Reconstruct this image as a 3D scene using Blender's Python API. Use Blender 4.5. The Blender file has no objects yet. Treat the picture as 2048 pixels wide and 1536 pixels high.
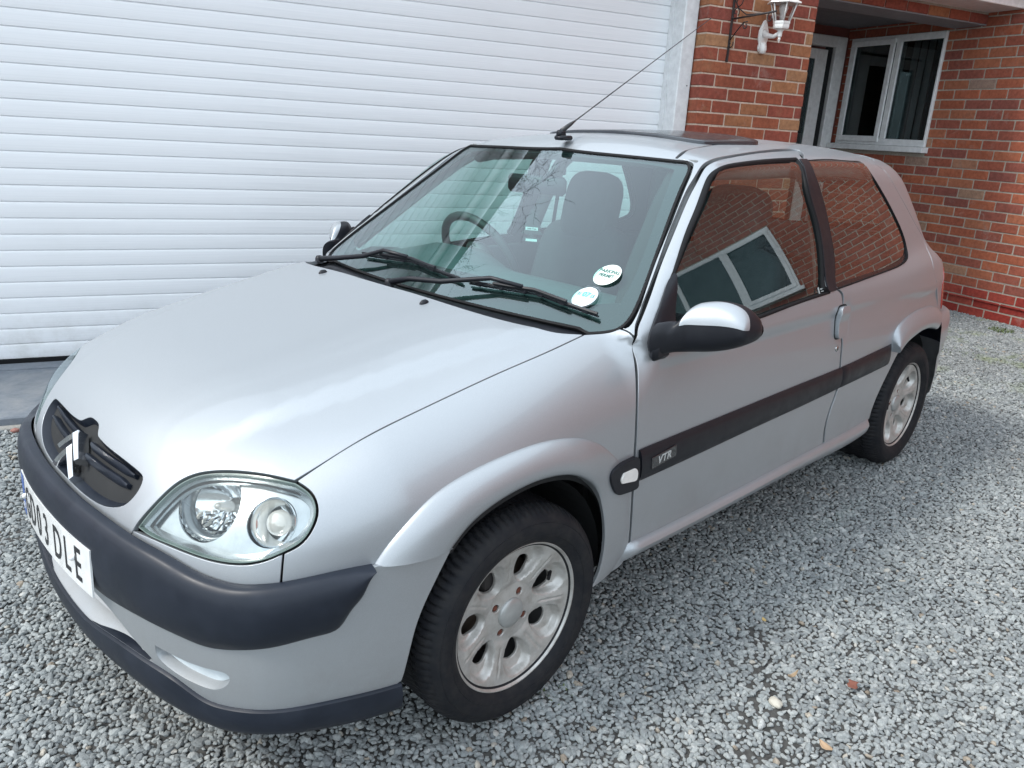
import bpy, bmesh, math, random, json
import numpy as np
from mathutils import Vector, Matrix
from mathutils.geometry import delaunay_2d_cdt
S = bpy.context.scene
COL = S.collection
random.seed(7); RNG = np.random.default_rng(7)
PI = math.pi
# ------------------------------------------------------------------ camera
cam_data = bpy.data.cameras.new('camera'); cam = bpy.data.objects.new('camera', cam_data); COL.objects.link(cam)
CP = (-1.1577, -1.8956, 1.3933); YAW, PIT, ROL = 45.4191, 18.3831, 2.405
ya, pi_, ro = map(math.radians, (YAW, PIT, ROL))
fw = Vector((math.cos(ya)*math.cos(pi_), math.sin(ya)*math.cos(pi_), -math.sin(pi_)))
rt = fw.cross(Vector((0, 0, 1))).normalized(); up = rt.cross(fw)
r2 = rt*math.cos(ro)+up*math.sin(ro); u2 = -rt*math.sin(ro)+up*math.cos(ro)
cam.matrix_world = Matrix(((r2.x, u2.x, -fw.x, CP[0]), (r2.y, u2.y, -fw.y, CP[1]), (r2.z, u2.z, -fw.z, CP[2]), (0, 0, 0, 1)))
cam_data.sensor_width = 36; cam_data.lens = 1584.39/2048*36; cam_data.clip_start = .02; cam_data.clip_end = 500
S.camera = cam
# ------------------------------------------------------------------ sky, sun, exposure
SUN_EL, SUN_AZ = 48., 155.      # direction towards the sun: azimuth measured from +x towards +y
w = bpy.data.worlds.new('World'); S.world = w; w.use_nodes = True
nt = w.node_tree; nt.nodes.clear()
sky = nt.nodes.new('ShaderNodeTexSky'); sky.sky_type = 'NISHITA'; sky.sun_disc = False
sky.sun_elevation = math.radians(SUN_EL); sky.sun_rotation = math.radians(90-SUN_AZ)
sky.air_density = 1.0; sky.dust_density = 2.5; sky.ozone_density = 1.0
# thin high cloud: pale veil mixed over the clear sky
tc = nt.nodes.new('ShaderNodeTexCoord'); nz = nt.nodes.new('ShaderNodeTexNoise'); nz.inputs['Scale'].default_value = 1.3; nz.inputs['Detail'].default_value = 5
cr = nt.nodes.new('ShaderNodeValToRGB'); cr.color_ramp.elements[0].position = .25; cr.color_ramp.elements[0].color = (.66, .66, .66, 1); cr.color_ramp.elements[1].position = .75; cr.color_ramp.elements[1].color = (.90, .90, .90, 1)
mx = nt.nodes.new('ShaderNodeMixRGB'); mx.inputs['Color2'].default_value = (9.4, 10.6, 11.7, 1)
bg = nt.nodes.new('ShaderNodeBackground'); bg.inputs['Strength'].default_value = .10
ow = nt.nodes.new('ShaderNodeOutputWorld')
L = nt.links
L.new(tc.outputs['Generated'], nz.inputs['Vector']); L.new(nz.outputs['Fac'], cr.inputs['Fac']); L.new(cr.outputs['Color'], mx.inputs['Fac'])
L.new(sky.outputs['Color'], mx.inputs['Color1']); L.new(mx.outputs['Color'], bg.inputs['Color']); L.new(bg.outputs['Background'], ow.inputs['Surface'])
sd = bpy.data.lights.new('sun', 'SUN'); sun = bpy.data.objects.new('sun', sd); COL.objects.link(sun)
sd.energy = 1.25; sd.angle = math.radians(12.0); sd.color = (1, .965, .91)
e_, a_ = math.radians(SUN_EL), math.radians(SUN_AZ)
sdir = Vector((math.cos(e_)*math.cos(a_), math.cos(e_)*math.sin(a_), math.sin(e_)))
sun.rotation_euler = sdir.to_track_quat('Z', 'Y').to_euler(); sun.location = sdir*20
S.view_settings.view_transform = 'Standard'; S.view_settings.look = 'None'; S.view_settings.exposure = 1.02; S.view_settings.gamma = 1
S.view_settings.use_curve_mapping = False
S.cycles.max_bounces = 10; S.cycles.transparent_max_bounces = 16; S.cycles.glossy_bounces = 6

# ------------------------------------------------------------------ body surface: smooth implicit skin (x rearwards, z up)
def cspl(xs,ys):
    """natural cubic spline interpolant, clamped-linear outside"""
    xs=np.array(xs,float);ys=np.array(ys,float);n=len(xs);h=np.diff(xs)
    A=np.eye(n);b=np.zeros(n)
    for i in range(1,n-1):
        A[i,i-1]=h[i-1];A[i,i]=2*(h[i-1]+h[i]);A[i,i+1]=h[i]
        b[i]=6*((ys[i+1]-ys[i])/h[i]-(ys[i]-ys[i-1])/h[i-1])
    m=np.linalg.solve(A,b)
    def f(x):
        x=np.clip(np.asarray(x,float),xs[0],xs[-1]); i=np.clip(np.searchsorted(xs,x)-1,0,n-2)
        d=x-xs[i];e=xs[i+1]-x;H=h[i]
        return (m[i]*e**3+m[i+1]*d**3)/(6*H)+(ys[i]/H-m[i]*H/6)*e+(ys[i+1]/H-m[i+1]*H/6)*d
    return f
def catmull(P,n=12,closed=False):
    P=np.array(P,float);N=len(P);out=[]
    L=np.r_[0,np.cumsum(np.linalg.norm(np.diff(P,axis=0),axis=1)**.5)]
    fs=[cspl(L,P[:,k]) for k in range(P.shape[1])]
    t=np.linspace(0,L[-1],n)
    return np.stack([g(t) for g in fs],-1)
def sstep(a,b,x):
    t=np.clip((x-a)/(b-a),0,1);return t*t*(3-2*t)
def smax(a,b,k):
    h=np.clip(k-np.abs(a-b),0,None)/k
    return np.maximum(a,b)+h*h*k*.25
def smin(a,b,k): return -smax(-a,-b,k)
# ---- plan outline of the body (w, half width) ----
PLAN=catmull([(-.735,0),(-.731,.14),(-.715,.29),(-.690,.42),(-.652,.53),(-.610,.617),(-.55,.678),(-.455,.722),(-.35,.752),(-.22,.768),(0,.779),(.35,.787),(.8,.792),(1.3,.795),(1.8,.793),(2.2,.783),(2.45,.765),(2.62,.748),(2.75,.71),(2.83,.62),(2.88,.51),(2.91,.3),(2.92,0)],170)
PA=PLAN[:-1];PD=PLAN[1:]-PLAN[:-1];PL2=(PD**2).sum(1)
PN=np.stack([-PD[:,1],PD[:,0]],-1);PN/=np.linalg.norm(PN,axis=1)[:,None]
def dplan(x,w):
    q=np.stack([x,w],-1)
    out=np.empty(len(q));fr=np.empty(len(q))
    for s in range(0,len(q),20000):
        Q=q[s:s+20000]
        r=Q[:,None,:]-PA[None]
        t=np.clip((r*PD).sum(-1)/PL2,0,1)
        e=r-t[...,None]*PD
        d2=(e**2).sum(-1);i=d2.argmin(1);ar=np.arange(len(Q))
        d=np.sqrt(d2[ar,i]);sg=np.sign((r[ar,i]*PN[i]).sum(-1))
        out[s:s+20000]=d*sg
        # smoothed normal x (frontness) by interpolation
        u=(i+t[ar,i])
        fr[s:s+20000]=np.interp(u,np.arange(len(PN))+.5,PN[:,0])
    return out,fr
Tc=cspl([-.80,-.655,-.53,-.4,-.25,-.1,.05,.2,.4],[.62,.722,.770,.807,.843,.875,.905,.930,.955])
crown=cspl([-.7,-.5,-.3,-.1,.15,.4],[.075,.065,.055,.052,.052,.058])
inF=cspl([.2,.45,.555,.62,.70,.80,.95],[.0,.0,.004,.030,.078,.16,.3])
inS=cspl([.15,.3,.45,.6,.7,.8,.88,.95],[.012,.004,.0,.0,.005,.016,.030,.050])
wcr=cspl([-.66,-.45,-.2,.05,.25,.4],[.345,.41,.475,.53,.565,.58])
def Glow(x,w,z):
    d,fx=dplan(x,w)
    wp=.9*np.clip(w-.30,0,None)+1e-3; xf=np.clip(-(x+.20),0,None); xb=np.clip(x-2.45,0,None)
    f=sstep(.2,.75,xf/(xf+wp)); fb=sstep(.2,.75,xb/(xb+wp))
    g2=d+f*inF(z)+(1-f)*inS(z)+fb*.10*np.clip(z-.62,0,9)
    hood=sstep(.55,.35,x)
    T=Tc(x)-crown(x)*(w/.63)**2.2
    cr=(w-wcr(x))
    T=T+.013*(1-sstep(-.010,.040,cr))*sstep(-.62,-.38,x)*sstep(.40,.15,x)
    T=hood*T+(1-hood)*(.905)
    k=.05+.12*hood*(.35+.65*sstep(-.62,-.15,x))
    return smax(z-T,g2,k)
Rc=cspl([.8,.95,1.15,1.4,1.8,2.2,2.5,2.7],[1.335,1.352,1.363,1.367,1.366,1.352,1.325,1.29])
def Sg(x,z): # side glass plane half width
    return .764-.29*(z-.885)-.22*(z-.885)**2-.034*(x-1.15)**2
def Xw(y,z): return .405+(z-.892)*1.40-.10*(z-.892)*0+ -.098*(1-(y/.70)**2)*1.0
def Gwind(x,y,z): return (Xw(y,z)-x)/1.72
def Grear(x,y,z):
    return (x-(2.56-(z-1.0)*.62+ .03*(1-(y/.6)**2)))/1.18
def Gcab(x,w,z,ws=True):
    a=w-Sg(x,z)
    r=z-(Rc(x)-.045*(w/.5)**2.2)
    g=smax(a*.95,r,.075)
    g=smax(g,Gwind(x,w,z),.035)
    g=smax(g,.83+.07*sstep(.52,.36,x)-z,.02)
    g=smax(g,Grear(x,w,z),.10)
    return g
def G(X,ws=True):
    x=X[:,0];w=np.abs(X[:,1]);z=X[:,2]
    return smin(Glow(x,w,z),Gcab(x,w,z),.035+.06*sstep(1.9,2.4,x)*sstep(2.75,2.5,x))
def Gl(X): return Glow(X[:,0],np.abs(X[:,1]),X[:,2])
def Gc(X): return Gcab(X[:,0],np.abs(X[:,1]),X[:,2])
def grad(F,X,e=1e-3):
    g=np.stack([F(X+d)-F(X-d) for d in np.eye(3)*e],-1)
    return g/np.linalg.norm(g,axis=1)[:,None]
def hit(F,o,d,t0,t1,n=160):
    """first crossing outside->inside along rays o+t d; returns t (nan if none)"""
    o=np.broadcast_to(o,d.shape);ts=np.linspace(t0,t1,n);N=len(d)
    V=F((o[:,None]+d[:,None]*ts[None,:,None]).reshape(-1,3)).reshape(N,n)
    s=(V[:,:-1]>0)&(V[:,1:]<=0);i=s.argmax(1);ok=s.any(1);ar=np.arange(N)
    a=ts[i];b=ts[i+1]
    for k in range(32):
        m=(a+b)/2;v=F(o+d*m[:,None]);p=v>0
        a=np.where(p,m,a);b=np.where(p,b,m)
    t=(a+b)/2;t[~ok]=np.nan
    return t

# ------------------------------------------------------------------ materials
def newmat(name):
    m = bpy.data.materials.new(name); m.use_nodes = True; n = m.node_tree; b = n.nodes['Principled BSDF']
    return m, n, b
def setp(b, **k):
    al = dict(col='Base Color', rough='Roughness', metal='Metallic', spec='Specular IOR Level', coat='Coat Weight', coatr='Coat Roughness', ior='IOR', trans='Transmission Weight', alpha='Alpha', emit='Emission Strength', emitc='Emission Color', sheen='Sheen Weight')
    for q, v in k.items():
        s = b.inputs[al[q]]; s.default_value = (*v, 1) if isinstance(v, tuple) and len(v) == 3 else v
def coords(n, kind='Object', scale=None):
    t = n.nodes.new('ShaderNodeTexCoord'); o = t.outputs[kind]
    if scale:
        mp = n.nodes.new('ShaderNodeMapping'); mp.inputs['Scale'].default_value = scale; n.links.new(o, mp.inputs['Vector']); o = mp.outputs['Vector']
    return o
def noise(n, vec, scale, detail=4, rough=.5, dist=0):
    t = n.nodes.new('ShaderNodeTexNoise'); t.inputs['Scale'].default_value = scale; t.inputs['Detail'].default_value = detail; t.inputs['Roughness'].default_value = rough; t.inputs['Distortion'].default_value = dist
    n.links.new(vec, t.inputs['Vector']); return t.outputs['Fac']
def ramp(n, fac, stops, interp='LINEAR'):
    r = n.nodes.new('ShaderNodeValToRGB'); r.color_ramp.interpolation = interp; e = r.color_ramp.elements
    while len(e) < len(stops): e.new(.5)
    for q, (p, c) in zip(e, stops): q.position = p; q.color = (*c, 1) if len(c) == 3 else c
    n.links.new(fac, r.inputs['Fac']); return r.outputs['Color']
def mixc(n, fac, a, b, mode='MIX'):
    m = n.nodes.new('ShaderNodeMixRGB'); m.blend_type = mode
    for s, v in (('Fac', fac), ('Color1', a), ('Color2', b)):
        if isinstance(v, (int, float)): m.inputs[s].default_value = v
        elif isinstance(v, tuple): m.inputs[s].default_value = (*v, 1) if len(v) == 3 else v
        else: n.links.new(v, m.inputs[s])
    return m.outputs['Color']
def mrange(n, v, a, b, c, d):
    m = n.nodes.new('ShaderNodeMapRange'); n.links.new(v, m.inputs['Value'])
    for k, q in zip(('From Min', 'From Max', 'To Min', 'To Max'), (a, b, c, d)): m.inputs[k].default_value = q
    return m.outputs['Result']
def bump(n, b, h, strength=.3, dist=.002, chain=None):
    t = n.nodes.new('ShaderNodeBump'); t.inputs['Strength'].default_value = strength; t.inputs['Distance'].default_value = dist
    n.links.new(h, t.inputs['Height']); 
    if chain: n.links.new(chain, t.inputs['Normal'])
    n.links.new(t.outputs['Normal'], b.inputs['Normal']); return t.outputs['Normal']
MATS = {}
def simple(name, col, rough=.5, **k):
    if name in MATS: return MATS[name]
    m, n, b = newmat(name); setp(b, col=col, rough=rough, **k)
    # light wear: roughness and tone wander a little
    v = coords(n); f = noise(n, v, 9, 5)
    n.links.new(mrange(n, f, .25, .75, max(0, rough-.07), min(1, rough+.09)), b.inputs['Roughness'])
    c = mixc(n, 1, col, ramp(n, noise(n, v, 23, 6, .6), [(.3, (.86, .86, .86)), (.7, (1.08, 1.08, 1.08))]), 'MULTIPLY'); n.links.new(c, b.inputs['Base Color'])
    MATS[name] = m; return m
def silver():
    if 'silver_paint' in MATS: return MATS['silver_paint']
    m, n, b = newmat('silver_paint'); v = coords(n)
    setp(b, col=(.50, .53, .55), metal=.66, rough=.44, coat=.45, coatr=.055)
    # aluminium flake sparkle, road film low down, faint wiping marks
    fl = noise(n, v, 2600, 2, .5)
    c = ramp(n, fl, [(.35, (.33, .352, .37)), (.65, (.46, .487, .51))])
    film = noise(n, v, 7, 7, .62, .4)
    sep = n.nodes.new('ShaderNodeSeparateXYZ'); n.links.new(v, sep.inputs['Vector'])
    lowm = mrange(n, sep.outputs['Z'], .55, .22, 0, .55)
    mm = n.nodes.new('ShaderNodeMath'); mm.operation = 'MULTIPLY'; n.links.new(lowm, mm.inputs[0]); n.links.new(mrange(n, film, .35, .7, .1, 1), mm.inputs[1])
    c = mixc(n, mm.outputs[0], c, (.30, .30, .29)); n.links.new(c, b.inputs['Base Color'])
    n.links.new(mrange(n, mm.outputs[0], 0, .5, .46, .60), b.inputs['Roughness'])
    n.links.new(mrange(n, film, .3, .75, .05, .058), b.inputs['Coat Roughness'])
    bump(n, b, noise(n, v, 260, 2), .012, .0006)
    MATS['silver_paint'] = m; return m
def plastic(name='grey_bumper_plastic', col=(.010, .014, .023), rough=.40, scuff=True):
    if name in MATS: return MATS[name]
    m, n, b = newmat(name); v = coords(n); setp(b, col=col, rough=rough, spec=.34)
    f = noise(n, v, 12, 8, .65)
    c = mixc(n, mrange(n, f, .45, .75, 0, .38 if scuff else .1), col, tuple(q*1.9+.01 for q in col)); n.links.new(c, b.inputs['Base Color'])
    n.links.new(mrange(n, f, .3, .7, rough-.06, rough+.14), b.inputs['Roughness'])
    bump(n, b, noise(n, v, 900, 3), .10, .0006)
    MATS[name] = m; return m
def glass(name, tint, refl=1.0, rough=.0, dens=1.0):
    """thin automotive / window pane: fresnel mirror over tinted see-through"""
    if name in MATS: return MATS[name]
    m = bpy.data.materials.new(name); m.use_nodes = True; n = m.node_tree; n.nodes.clear()
    o = n.nodes.new('ShaderNodeOutputMaterial'); mix = n.nodes.new('ShaderNodeMixShader'); g = n.nodes.new('ShaderNodeBsdfGlossy'); t = n.nodes.new('ShaderNodeBsdfTransparent')
    fr = n.nodes.new('ShaderNodeFresnel'); ge_ = n.nodes.new('ShaderNodeNewGeometry'); io = n.nodes.new('ShaderNodeMapRange'); io.inputs['To Min'].default_value = 1.52; io.inputs['To Max'].default_value = 1/1.52; n.links.new(ge_.outputs['Backfacing'], io.inputs['Value']); n.links.new(io.outputs['Result'], fr.inputs['IOR'])
    g.inputs['Roughness'].default_value = rough; g.inputs['Color'].default_value = (.90, .97, 1, 1); t.inputs['Color'].default_value = (*tint, 1)
    ml = n.nodes.new('ShaderNodeMath'); ml.operation = 'MULTIPLY'; ml.inputs[1].default_value = refl; ml.use_clamp = True
    n.links.new(fr.outputs[0], ml.inputs[0]); n.links.new(ml.outputs[0], mix.inputs[0]); n.links.new(t.outputs[0], mix.inputs[1]); n.links.new(g.outputs[0], mix.inputs[2]); n.links.new(mix.outputs[0], o.inputs['Surface'])
    MATS[name] = m; return m
# ------------------------------------------------------------------ objects
def thing(name, label, cat, loc=(0, 0, 0), group=None):
    o = bpy.data.objects.new(name, None); COL.objects.link(o); o.location = loc; o.empty_display_size = .1
    o['label'] = label; o['category'] = cat
    if group: o['group'] = group
    bpy.context.view_layer.update(); return o
def tag(o, label=None, cat=None, group=None, kind=None):
    for k, v in (('label', label), ('category', cat), ('group', group), ('kind', kind)):
        if v: o[k] = v
    return o
def wloc(o):
    p = Vector((0, 0, 0))
    while o: p += o.location; o = o.parent
    return p
def mesh(name, V, F, mat, parent=None, nrm=None, smooth=True, mats=None, fmat=None):
    me = bpy.data.meshes.new(name); V = np.asarray(V, float)
    base = wloc(parent) if parent else Vector((0, 0, 0))
    me.from_pydata((V-np.array(base)).tolist() if parent else V.tolist(), [], [tuple(int(i) for i in f) for f in F])
    for m in (mats or [mat]): me.materials.append(m)
    if fmat is not None: me.polygons.foreach_set('material_index', np.asarray(fmat, dtype=np.int32))
    me.polygons.foreach_set('use_smooth', [smooth]*len(me.polygons))
    if nrm is not None: me.normals_split_custom_set_from_vertices(np.asarray(nrm).tolist())
    me.update()
    o = bpy.data.objects.new(name, me); COL.objects.link(o)
    if parent: o.parent = parent
    return o
class MB:
    """collects pieces for one mesh"""
    def __init__(s): s.V = []; s.F = []; s.n = 0; s.M = []
    def add(s, V, F, mi=0):
        V = np.asarray(V, float); s.V.append(V); s.F += [tuple(i+s.n for i in f) for f in F]; s.M += [mi]*len(F); s.n += len(V); return s
    def box(s, c, d, R=None, mi=0, bev=0):
        c = np.array(c, float); h = np.array(d, float)/2
        if bev:
            b = min(bev, *(h*.95)); V = []; 
            for sx in (-1, 1):
                for sy in (-1, 1):
                    for sz in (-1, 1):
                        sg = np.array((sx, sy, sz)); 
                        for k in range(3):
                            q = h.copy()-b; q[k] = h[k]; V.append(q*sg)
            V = np.array(V)
            idx = lambda sx, sy, sz, k: ((sx > 0)*4+(sy > 0)*2+(sz > 0))*3+k
            F = []
            for k in range(3):
                a, b2 = [i for i in range(3) if i != k]
                for sg in (-1, 1):
                    q = []
                    for (u, v) in ((-1, -1), (1, -1), (1, 1), (-1, 1)):
                        t = [0, 0, 0]; t[k] = sg; t[a] = u; t[b2] = v; q.append(idx(*t, k))
                    F.append(q if (sg > 0) ^ (k == 1) else q[::-1])
            for k in range(3):   # edges along k
                a, b2 = [i for i in range(3) if i != k]
                for u in (-1, 1):
                    for v in (-1, 1):
                        q = []
                        for t_, kk in ((-1, a), (1, a), (1, b2), (-1, b2)):
                            t = [0, 0, 0]; t[k] = t_; t[a] = u; t[b2] = v; q.append(idx(*t, kk))
                        F.append(q)
            for sx in (-1, 1):
                for sy in (-1, 1):
                    for sz in (-1, 1): F.append([idx(sx, sy, sz, 0), idx(sx, sy, sz, 1), idx(sx, sy, sz, 2)])
            # orient faces outward
            G_ = []
            for f in F:
                p = V[list(f)]; nn = np.cross(p[1]-p[0], p[2]-p[0]); G_.append(tuple(f) if nn @ p.mean(0) > 0 else tuple(f[::-1]))
            F = G_
        else:
            V = np.array([[x, y, z] for x in (-1, 1) for y in (-1, 1) for z in (-1, 1)])*h
            F = [(0, 1, 3, 2), (4, 6, 7, 5), (0, 4, 5, 1), (2, 3, 7, 6), (0, 2, 6, 4), (1, 5, 7, 3)]
        if R is not None: V = V @ np.array(R).T
        return s.add(V+c, F, mi)
    def tube(s, pts, r, n=10, closed=False, mi=0, caps=True):
        P = np.array(pts, float); N = len(P); r = np.broadcast_to(np.asarray(r, float), (N,))
        T = np.gradient(P, axis=0) if not closed else (np.roll(P, -1, 0)-np.roll(P, 1, 0))
        T /= np.linalg.norm(T, axis=1)[:, None]+1e-12
        u = np.cross(T[0], (0, 0, 1)); 
        if np.linalg.norm(u) < .1: u = np.cross(T[0], (0, 1, 0))
        u /= np.linalg.norm(u); V = []; a = np.linspace(0, 2*PI, n, endpoint=False)
        for i in range(N):
            u = u-T[i]*(u @ T[i]); u /= np.linalg.norm(u); v = np.cross(T[i], u)
            V.append(P[i]+r[i]*(np.cos(a)[:, None]*u+np.sin(a)[:, None]*v))
        V = np.concatenate(V); F = []
        for i in range(N if closed else N-1):
            j = (i+1) % N
            for k in range(n): F.append((i*n+k, i*n+(k+1) % n, j*n+(k+1) % n, j*n+k))
        if not closed and caps: F.append(tuple(range(n))[::-1]); F.append(tuple((N-1)*n+k for k in range(n)))
        return s.add(V, F, mi)
    def lathe(s, prof, n=48, R=None, c=(0, 0, 0), closed=False, mi=0):
        """profile (radius, height) turned about local z"""
        P = np.array(prof, float); m = len(P); a = np.linspace(0, 2*PI, n, endpoint=False)
        V = np.stack([np.outer(np.cos(a), P[:, 0]), np.outer(np.sin(a), P[:, 0]), np.broadcast_to(P[:, 1], (n, m))], -1).reshape(-1, 3)
        if R is not None: V = V @ np.array(R).T
        F = []
        for i in range(n):
            j = (i+1) % n
            for k in range(m if closed else m-1):
                l = (k+1) % m; F.append((i*m+k, j*m+k, j*m+l, i*m+l))
        return s.add(V+np.array(c), F, mi)
    def build(s, name, mat, parent=None, smooth=True, nrm=None):
        o = mesh(name, np.concatenate(s.V), s.F, None if isinstance(mat, list) else mat, parent, nrm, smooth, mats=mat if isinstance(mat, list) else None, fmat=s.M)
        return o
def autosmooth(o, deg=35):
    me = o.data; bm = bmesh.new(); bm.from_mesh(me); bmesh.ops.remove_doubles(bm, verts=bm.verts, dist=1e-6)
    bmesh.ops.recalc_face_normals(bm, faces=bm.faces)
    for e in bm.edges:
        if len(e.link_faces) == 2 and e.calc_face_angle(0) > math.radians(deg): e.smooth = False
        elif len(e.link_faces) != 2: e.smooth = False
    for f in bm.faces: f.smooth = True
    bm.to_mesh(me); bm.free(); return o
def flat(o):
    o.data.polygons.foreach_set('use_smooth', [False]*len(o.data.polygons)); return o
# ------------------------------------------------------------------ trimmed surface patches
def nz(v): return v/(np.linalg.norm(v, axis=-1, keepdims=True)+1e-12)
def resamp(P, step=None, n=None):
    P = np.asarray(P, float); L_ = np.r_[0, np.cumsum(np.linalg.norm(np.diff(P, axis=0), axis=1))]
    if n is None: n = max(2, int(round(L_[-1]/step))+1)
    t = np.linspace(0, L_[-1], n); return np.stack([np.interp(t, L_, P[:, k]) for k in range(P.shape[1])], -1)
def smoothseg(seg, step=None, n=None):
    seg = np.asarray(seg, float)
    if len(seg) < 3: return resamp(seg, step, n)
    return resamp(catmull(seg, max(24, len(seg)*10)), step, n)
def outline(segs, step=.012):
    out = []
    for s in segs:
        q = smoothseg(s, step)
        out += list(q[(1 if out and np.linalg.norm(q[0]-out[-1]) < .02 and len(q) > 1 else 0):])
    out = np.array(out)
    if np.linalg.norm(out[0]-out[-1]) < 1e-3: out = out[:-1]
    return out
def mirror(P): P = np.array(P, float).copy(); P[..., 1] *= -1; return P
def pip(poly, q):
    x, y = q[:, 0], q[:, 1]; ins = np.zeros(len(q), bool); j = len(poly)-1
    for i in range(len(poly)):
        xi, yi = poly[i]; xj, yj = poly[j]
        cnd = ((yi > y) != (yj > y)) & (x < (xj-xi)*(y-yi)/(yj-yi+1e-15)+xi); ins ^= cnd; j = i
    return ins
def area2(p): return .5*np.sum(p[:, 0]*np.roll(p[:, 1], -1)-np.roll(p[:, 0], -1)*p[:, 1])
def inset2(p, d):
    """move a ccw polygon inwards by d"""
    a = p-np.roll(p, 1, 0); b = np.roll(p, -1, 0)-p
    na = nz(np.stack([-a[:, 1], a[:, 0]], -1)); nb = nz(np.stack([-b[:, 1], b[:, 0]], -1))
    m = na+nb; l2 = (m*m).sum(1, keepdims=True); m = m/np.maximum(l2, .35)*2
    return p+m*d
def panel(name, F, line, D, mat, parent, step=.022, inset=.0022, holes=(), thick=.012, offset=0., back=.35, hole_inset=None, mirror_too=False, fn=None, flip=False, extra=None):
    """heightfield patch over the plane normal to D, trimmed to the closed 3-D line, with analytic normals and a returned edge"""
    D = nz(np.array(D, float)); E1 = nz(np.cross(D, (0, 0, 1) if abs(D[2]) < .9 else (0, 1, 0))); E2 = np.cross(D, E1)
    FF = (lambda X: F(X)-offset)
    def to2(P): return np.stack([P @ E1, P @ E2], -1)
    P3 = np.asarray(line); p = to2(P3)
    if area2(p) < 0: p = p[::-1]
    if inset: p = inset2(p, inset)
    hs = []
    for h in holes:
        q = to2(np.asarray(h))
        if area2(q) < 0: q = q[::-1]
        hi = inset if hole_inset is None else hole_inset
        if hi: q = inset2(q, -hi)
        hs.append(q)
    tr = P3 @ D; t0, t1 = tr.min()-back, tr.max()+back
    lo, hi_ = p.min(0), p.max(0)
    gx, gy = np.meshgrid(np.arange(lo[0]+step/2, hi_[0], step), np.arange(lo[1]+step/2, hi_[1], step)); gp = np.stack([gx.ravel(), gy.ravel()], -1)
    gp[:, 0] += (np.round((gp[:, 1]-lo[1])/step) % 2)*step*.5
    ins = pip(p, gp)
    for q in hs: ins &= ~pip(q, gp)
    gp = gp[ins]
    # drop interior points too near an edge
    alle = np.concatenate([p]+hs)
    if len(gp):
        dm = np.full(len(gp), 9.)
        for s in range(0, len(alle), 400): dm = np.minimum(dm, np.sqrt(((gp[:, None]-alle[None, s:s+400])**2).sum(-1)).min(1))
        gp = gp[dm > step*.38]
    loops = [p]+hs; vs = np.concatenate(loops+[gp]); ed = []; k = 0
    for l in loops: ed += [(k+i, k+(i+1) % len(l)) for i in range(len(l))]; k += len(l)
    rv, re_, rf, ov, oe, of = delaunay_2d_cdt([Vector(v) for v in vs], ed, [], 0, 1e-7)
    rv = np.array([tuple(v) for v in rv]); rf = np.array([f for f in rf if len(f) == 3])
    cen = rv[rf].mean(1); ok = pip(p, cen)
    for q in hs: ok &= ~pip(q, cen)
    rf = rf[ok]
    t = solve_t(FF, rv, E1, E2, D, t0, t1)
    V = rv[:, :1]*E1+rv[:, 1:]*E2+t[:, None]*D
    N = grad(FF, V) if fn is None else fn(V)
    tri = np.cross(V[rf[:, 1]]-V[rf[:, 0]], V[rf[:, 2]]-V[rf[:, 0]]); 
    fl = (tri*N[rf[:, 0]]).sum(1) < 0; rf[fl] = rf[fl][:, ::-1]
    Vs = [V]; Ns = [N]; Fs = [tuple(f) for f in rf]; n = len(V)
    if thick:
        for l in loops:
            tt = solve_t(FF, l, E1, E2, D, t0, t1); A = l[:, :1]*E1+l[:, 1:]*E2+tt[:, None]*D; NA = grad(FF, A) if fn is None else fn(A)
            T = np.roll(A, -1, 0)-np.roll(A, 1, 0); out = nz(np.cross(T, NA))
            m = len(l); r = .0012
            # small rolled lip, then the return
            rings = [(A, NA), (A+out*r*.7-NA*r*.5, nz(out+NA*.7)), (A+out*r-NA*r*1.6, out), (A+out*r-NA*thick, out)]
            for j, (a, b) in enumerate(rings): Vs.append(a); Ns.append(b)
            for j in range(3):
                for i in range(m):
                    i2 = (i+1) % m; Fs.append((n+j*m+i, n+(j+1)*m+i, n+(j+1)*m+i2, n+j*m+i2))
            n += 4*m
    V = np.concatenate(Vs); N = np.concatenate(Ns)
    if extra is not None: V, N = extra(V, N)
    res = []
    o = mesh(name, V, Fs, mat, parent, nrm=N)
    res.append(o)
    if mirror_too:
        par = mirror_too if not isinstance(mirror_too, bool) else parent
        res.append(mesh(name, mirror(V), [f[::-1] for f in Fs], mat, par, nrm=mirror(N)))
    return res if mirror_too else o
def solve_t(F, q, E1, E2, D, t0, t1, n=26):
    o = q[:, :1]*E1+q[:, 1:]*E2+t1*D; d = np.broadcast_to(-D, o.shape)
    t = hit(F, o, d, 0, t1-t0, n)
    bad = np.isnan(t)
    if bad.any():
        X = o+d*((t1-t0)/2)
        # nearest good neighbour
        if (~bad).any():
            for i in np.where(bad)[0]:
                g = np.where(~bad)[0]; j = g[((q[g]-q[i])**2).sum(1).argmin()]; t[i] = t[j]
        else: t[:] = (t1-t0)/2
    return t1-t
def project(F, X, it=6):
    X = np.array(X, float)
    for _ in range(it):
        f = F(X); g = grad(F, X); X = X-g*f[:, None]*.9
    return X
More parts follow.
